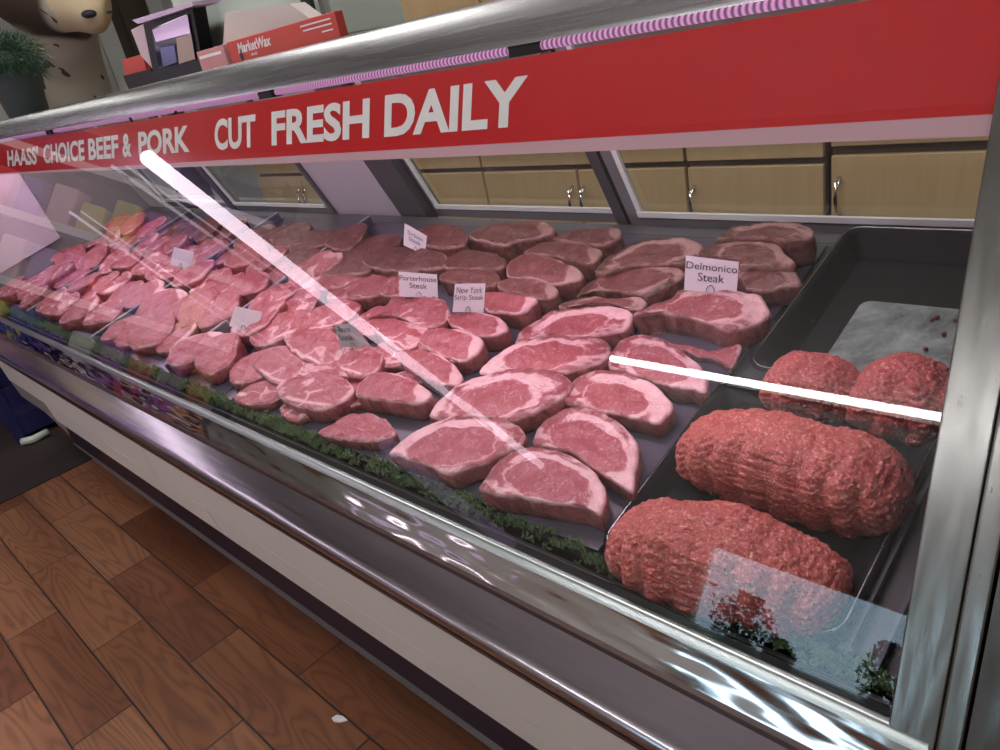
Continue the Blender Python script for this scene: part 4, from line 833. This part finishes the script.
line = (head[-1]-head[0]).normalized()
for v_ in m2.vertices:
    w_ = v_.co+bp; s_ = (w_-head[0]).dot(line); L_ = (head[-1]-head[0]).length; dist = ((w_-head[0])-line*s_).length
    mz = sst(s_/L_+.03*noise.noise(w_*9), .58, .66)*(1 if dist < .2 else 0); br = (1-sst(s_/L_, .58, .66))*(1-sst(dist+.05*noise.noise(w_*6), .27, .30))
    up = sst(-(w_.z-cp(60,40).z)+0, 0, 1)*0
    cl += [max(0, br*(1-mz)), mz, 0, 1]
at.data.foreach_set('color', cl)
m2.materials.clear(); m2.materials.append(M['cow'])
for p in m2.polygons: p.use_smooth = True
tag(cow, 'life-size cow figure with dark head, tan muzzle and pale spotted neck behind the plant', 'cow')
nos = MB(); c_ = cp(93,14,.34)
for px, py, r in ((89,14,.036),(109,12,.014)):
    q = cp(px, py, .50 if px < 100 else .53); bm = bmesh.new(); bmesh.ops.create_uvsphere(bm, u_segments=14, v_segments=8, radius=r)
    for t in bm.verts: t.co = q+V(t.co.x*.9, t.co.y*1.2, t.co.z*.6)
    nos.add([t.co.copy() for t in bm.verts], [[w.index for w in f.verts] for f in bm.faces]); bm.free()
nos.build('nostril', M['ink'], cow, True)
# ================================================================ FLOOR ITEMS AND THE OTHER SIDE OF THE AISLE
q = on_plane((340, 719), (0, 0, .001), (0, 0, 1))
P = [on_plane(p, (0, 0, .001), (0, 0, 1)) for p in [(332,719),(337,716),(343,717),(348,721),(340,723),(334,722)]]
mb = MB().add(P+[p+V(0, 0, .004) for p in P], [tuple(range(6)), tuple(range(6, 12))]+[(k, (k+1) % 6, 6+(k+1) % 6, 6+k) for k in range(6)])
tag(mb.build('paper_scrap', M['paper'], None), 'tiny white paper scrap on the wood look floor', 'scrap')
# blue stand with packaged goods, at the left end of the aisle
RX, RY = -4.15, .30
rk = empty('product_stand', V(RX-.45, RY-.7, 0), 'dark blue product stand on the floor beyond the left end of the case', 'shelf')
dirx = V(math.cos(math.radians(48)), -math.sin(math.radians(48)), 0)   # along the front
diry = V(math.sin(math.radians(48)), math.cos(math.radians(48)), 0)    # toward the case
Rm = Matrix.Translation(V(RX-.30, RY-.45, 0)) @ Matrix((dirx, diry, V(0,0,1))).transposed().to_4x4()
MB().box((-.7, -.40, .12), (.9, -.36, 1.85), Rm).build('back_panel', M['blue'], rk)
for s_ in (-.7, .88): MB().box((s_, -.40, .12), (s_+.02, 0, 1.85), Rm).build('side_panel', M['blue'], rk)
for z_ in (.14, .50, .86, 1.22, 1.58): MB().box((-.69, -.37, z_), (.885, 0, z_+.025), Rm).build('shelf', M['blue'], rk); MB().box((-.69, 0, z_-.01), (.885, .006, z_+.035), Rm).build('price_rail', M['paper'], rk)
for s_ in (-.66, .84):
    for t_ in (-.36, -.04): MB().box((s_-.02, t_-.02, 0), (s_+.02, t_+.02, .12), Rm).build('leg', M['white'], rk)
pc_ = [(.10,.04,.35),(.75,.30,.08),(.70,.60,.10),(.65,.62,.66),(.05,.08,.40),(.55,.08,.10),(.70,.45,.50),(.35,.15,.50)]
pm = [plain('pack %d' % i, c, .4) for i, c in enumerate(pc_)]
for zi, z_ in enumerate((.165, .525, .885, 1.245)):
    for k in range(9):
        x_ = -.64+k*.168; hh = rnd.uniform(.14, .25); i_ = rnd.randrange(8)
        o = MB().box((x_, -.22, z_), (x_+.13, -.05, z_+hh), Rm).build('packet', pm[i_], None, bevel=.012)
        tag(o, 'coloured packet on the %s shelf of the blue product stand' % ('bottom', 'second', 'third', 'top')[zi], 'packet', 'packets on the %s shelf of the stand' % ('bottom', 'second', 'third', 'top')[zi])
tag(MB().box((-5.6, -.6, .001), (-3.36, .60, .005)).build('shadow_sheet', plain('mat', (.028,.018,.016), .8, 0, .3, 20), None), 'thin dark sheet standing in for the floor shadow past the left end of the kick plate', 'mat')  # dark sheet added in place of the shadow on the floor
e = empty('blue_crate', V(-4.35, .75, .005), 'dark blue open-sided crate beyond the left end of the case', 'crate')
for z_ in (.03, .17, .31, .45): 
    b_ = MB().box((-4.75, .45, z_), (-3.95, .465, z_+.10)).box((-4.75, 1.035, z_), (-3.95, 1.05, z_+.10)).box((-4.765, .45, z_), (-4.75, 1.05, z_+.10)).box((-3.95, .45, z_), (-3.935, 1.05, z_+.10)); b_.build('side_slats', M['blue'], e)
MB().box((-4.75, .465, .03), (-3.95, 1.035, .045)).build('crate_floor', M['blue'], e)
for cx_, cy_ in ((-4.755, .455), (-3.945, .455), (-4.755, 1.045), (-3.945, 1.045)): MB().box((cx_-.02, cy_-.02, .005), (cx_+.02, cy_+.02, .56)).build('corner_post', M['blue'], e)
# a pale pipe foot on the floor beside the stand
P = [on_plane(p, (0, 0, .024), (0, 0, 1)) for p in [(22,442),(34,439),(48,432)]]
tag(MB().tube(P, [.018]*3, 10).build('pale_foot_tube', M['white'], None, True), 'short pale tube lying on the floor by the blue stand', 'tube')
# wall tube lamp opposite the case, mirrored in the glass
e = empty('wall_lamp', V(-1.4, YF+.002, 1.45), 'long white tube lamp on the wall facing the case', 'lamp')
MB().box((-2.45, YF+.002, 1.425), (-.35, YF+.03, 1.475)).build('lamp_backing', M['white'], e)
MB().tube([V(-2.42, YF+.055, 1.443), V(-.38, YF+.055, 1.462)], .019, 12).build('tube', M['tube'], e, True)
# unseen glowing tube, added to mirror as a slanted streak in the glass
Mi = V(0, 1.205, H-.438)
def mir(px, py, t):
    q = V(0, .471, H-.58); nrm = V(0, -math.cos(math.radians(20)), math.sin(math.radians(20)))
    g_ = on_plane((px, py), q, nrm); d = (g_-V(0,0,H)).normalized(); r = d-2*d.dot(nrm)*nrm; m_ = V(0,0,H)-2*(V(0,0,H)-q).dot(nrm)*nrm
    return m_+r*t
e = empty('streak_tube', mir(300, 280, 3.2), 'unseen slanting glow tube added across the aisle for the streak in the glass', 'lamp')
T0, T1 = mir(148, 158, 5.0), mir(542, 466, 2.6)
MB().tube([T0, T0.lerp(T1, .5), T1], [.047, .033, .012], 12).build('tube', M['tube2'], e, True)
lr = emit('lilac streak glow', (.95,.80,1), .95); lr2 = emit('dim lilac streak glow', (.85,.68,1), .75)
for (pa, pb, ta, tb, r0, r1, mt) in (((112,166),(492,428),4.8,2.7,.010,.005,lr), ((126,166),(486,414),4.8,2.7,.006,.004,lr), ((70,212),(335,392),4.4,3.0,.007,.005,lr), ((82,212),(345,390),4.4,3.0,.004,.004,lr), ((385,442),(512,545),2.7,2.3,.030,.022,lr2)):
    MB().tube([mir(pa[0], pa[1], ta), mir((pa[0]+pb[0])/2-2, (pa[1]+pb[1])/2+2, (ta+tb)/2), mir(pb[0], pb[1], tb)], [r0, (r0+r1)/2, r1], 8).build('streak_rod', mt, e, True)  # added glowing rods that mirror as lilac streaks in the glass
# leafy dark shapes added on the sill, silhouettes for the mirrored window
for i, (x_, w_, h_) in enumerate(((-1.30, .17, .27), (-1.12, .08, .14), (-.71, .10, .30))):
    e = empty('sill_silhouette', V(x_, YF+.07, wz0), 'dark bushy shape added on the window sill as a silhouette, across the aisle', 'plant', 'silhouette shapes added on the window sill')
    MB().lathe([(.03,0),(.04,.06),(.043,.065)], (x_, YF+.07, wz0)).build('pot', M['pot'], e, True)  # lower part of the added sill silhouette
    mb = MB()
    for k in range(900):
        th = rp.uniform(0, 6.28); z_ = rp.uniform(.05, 1); r_ = w_*(math.sin(z_*3.1)*.7+.3)*rp.uniform(.1, 1)
        p = V(x_+r_*math.cos(th), YF+.09+r_*.5*math.sin(th), wz0+z_*h_); s = V(rp.uniform(-1,1), rp.uniform(-1,1), rp.uniform(-1,1)).normalized()*.016; s2 = V(rp.uniform(-1,1), rp.uniform(-1,1), rp.uniform(-1,1)).normalized()*.016
        mb.add([p-s, p+s, p+s2], [(0,1,2)])
    mb.build('foliage', M['needles'], e); tag(e.children[-1], kind='stuff')
MB_ = MB().box((wx0-.05, YF, wz0-.03), (wx1+.05, YF+.16, wz0)); struct('trim_2', MB_, M['wall'])
# ================================================================ LIGHT
w = bpy.data.worlds.new('world'); bpy.context.scene.world = w; w.use_nodes = True
w.node_tree.nodes['Background'].inputs[0].default_value = (.60,.80,1,1); w.node_tree.nodes['Background'].inputs[1].default_value = 5.0
lm_ = emit('ceiling lamp diffuser', (1,.97,.93), 13)
lab = ['ceiling lamp nearest the steel post', 'ceiling lamp over the middle of the aisle', 'ceiling lamp over the left end of the aisle', 'ceiling lamp far down the left aisle', 'ceiling lamp behind the counter on the right', 'ceiling lamp behind the counter on the left']
for i, (x_, y_) in enumerate(((.9,-.15), (-1.2,-.15), (-3.1,-.25), (-7.6,-.6), (-.8,1.62), (-3.6,1.62))):
    e = empty('ceiling_lamp', V(x_, y_, 2.9), lab[i], 'lamp', 'ceiling lamps')
    MB().box((x_-.62, y_-.17, 2.86), (x_+.62, y_+.17, 2.899)).build('lamp_housing', M['white'], e)
    MB().box((x_-.59, y_-.14, 2.852), (x_+.59, y_+.14, 2.859)).build('diffuser', lm_, e)
ld = bpy.data.lights.new('case_light', 'AREA'); ld.shape = 'RECTANGLE'; ld.size = 3.2; ld.size_y = .02; ld.energy = 10; ld.color = (1,.72,.88)
lo = bpy.data.objects.new('case_light', ld); C.objects.link(lo); lo.location = (-1.85, .735, H-.030)
lo.rotation_euler = (math.radians(14), 0, 0)
sc = bpy.context.scene
sc.view_settings.view_transform = 'Standard'; sc.view_settings.look = 'None'; sc.view_settings.exposure = 0.18; sc.view_settings.gamma = 1.0
sc.cycles.max_bounces = 8; sc.cycles.transparent_max_bounces = 12; sc.cycles.caustics_reflective = False; sc.cycles.caustics_refractive = False
sc.cycles.sample_clamp_indirect = 6
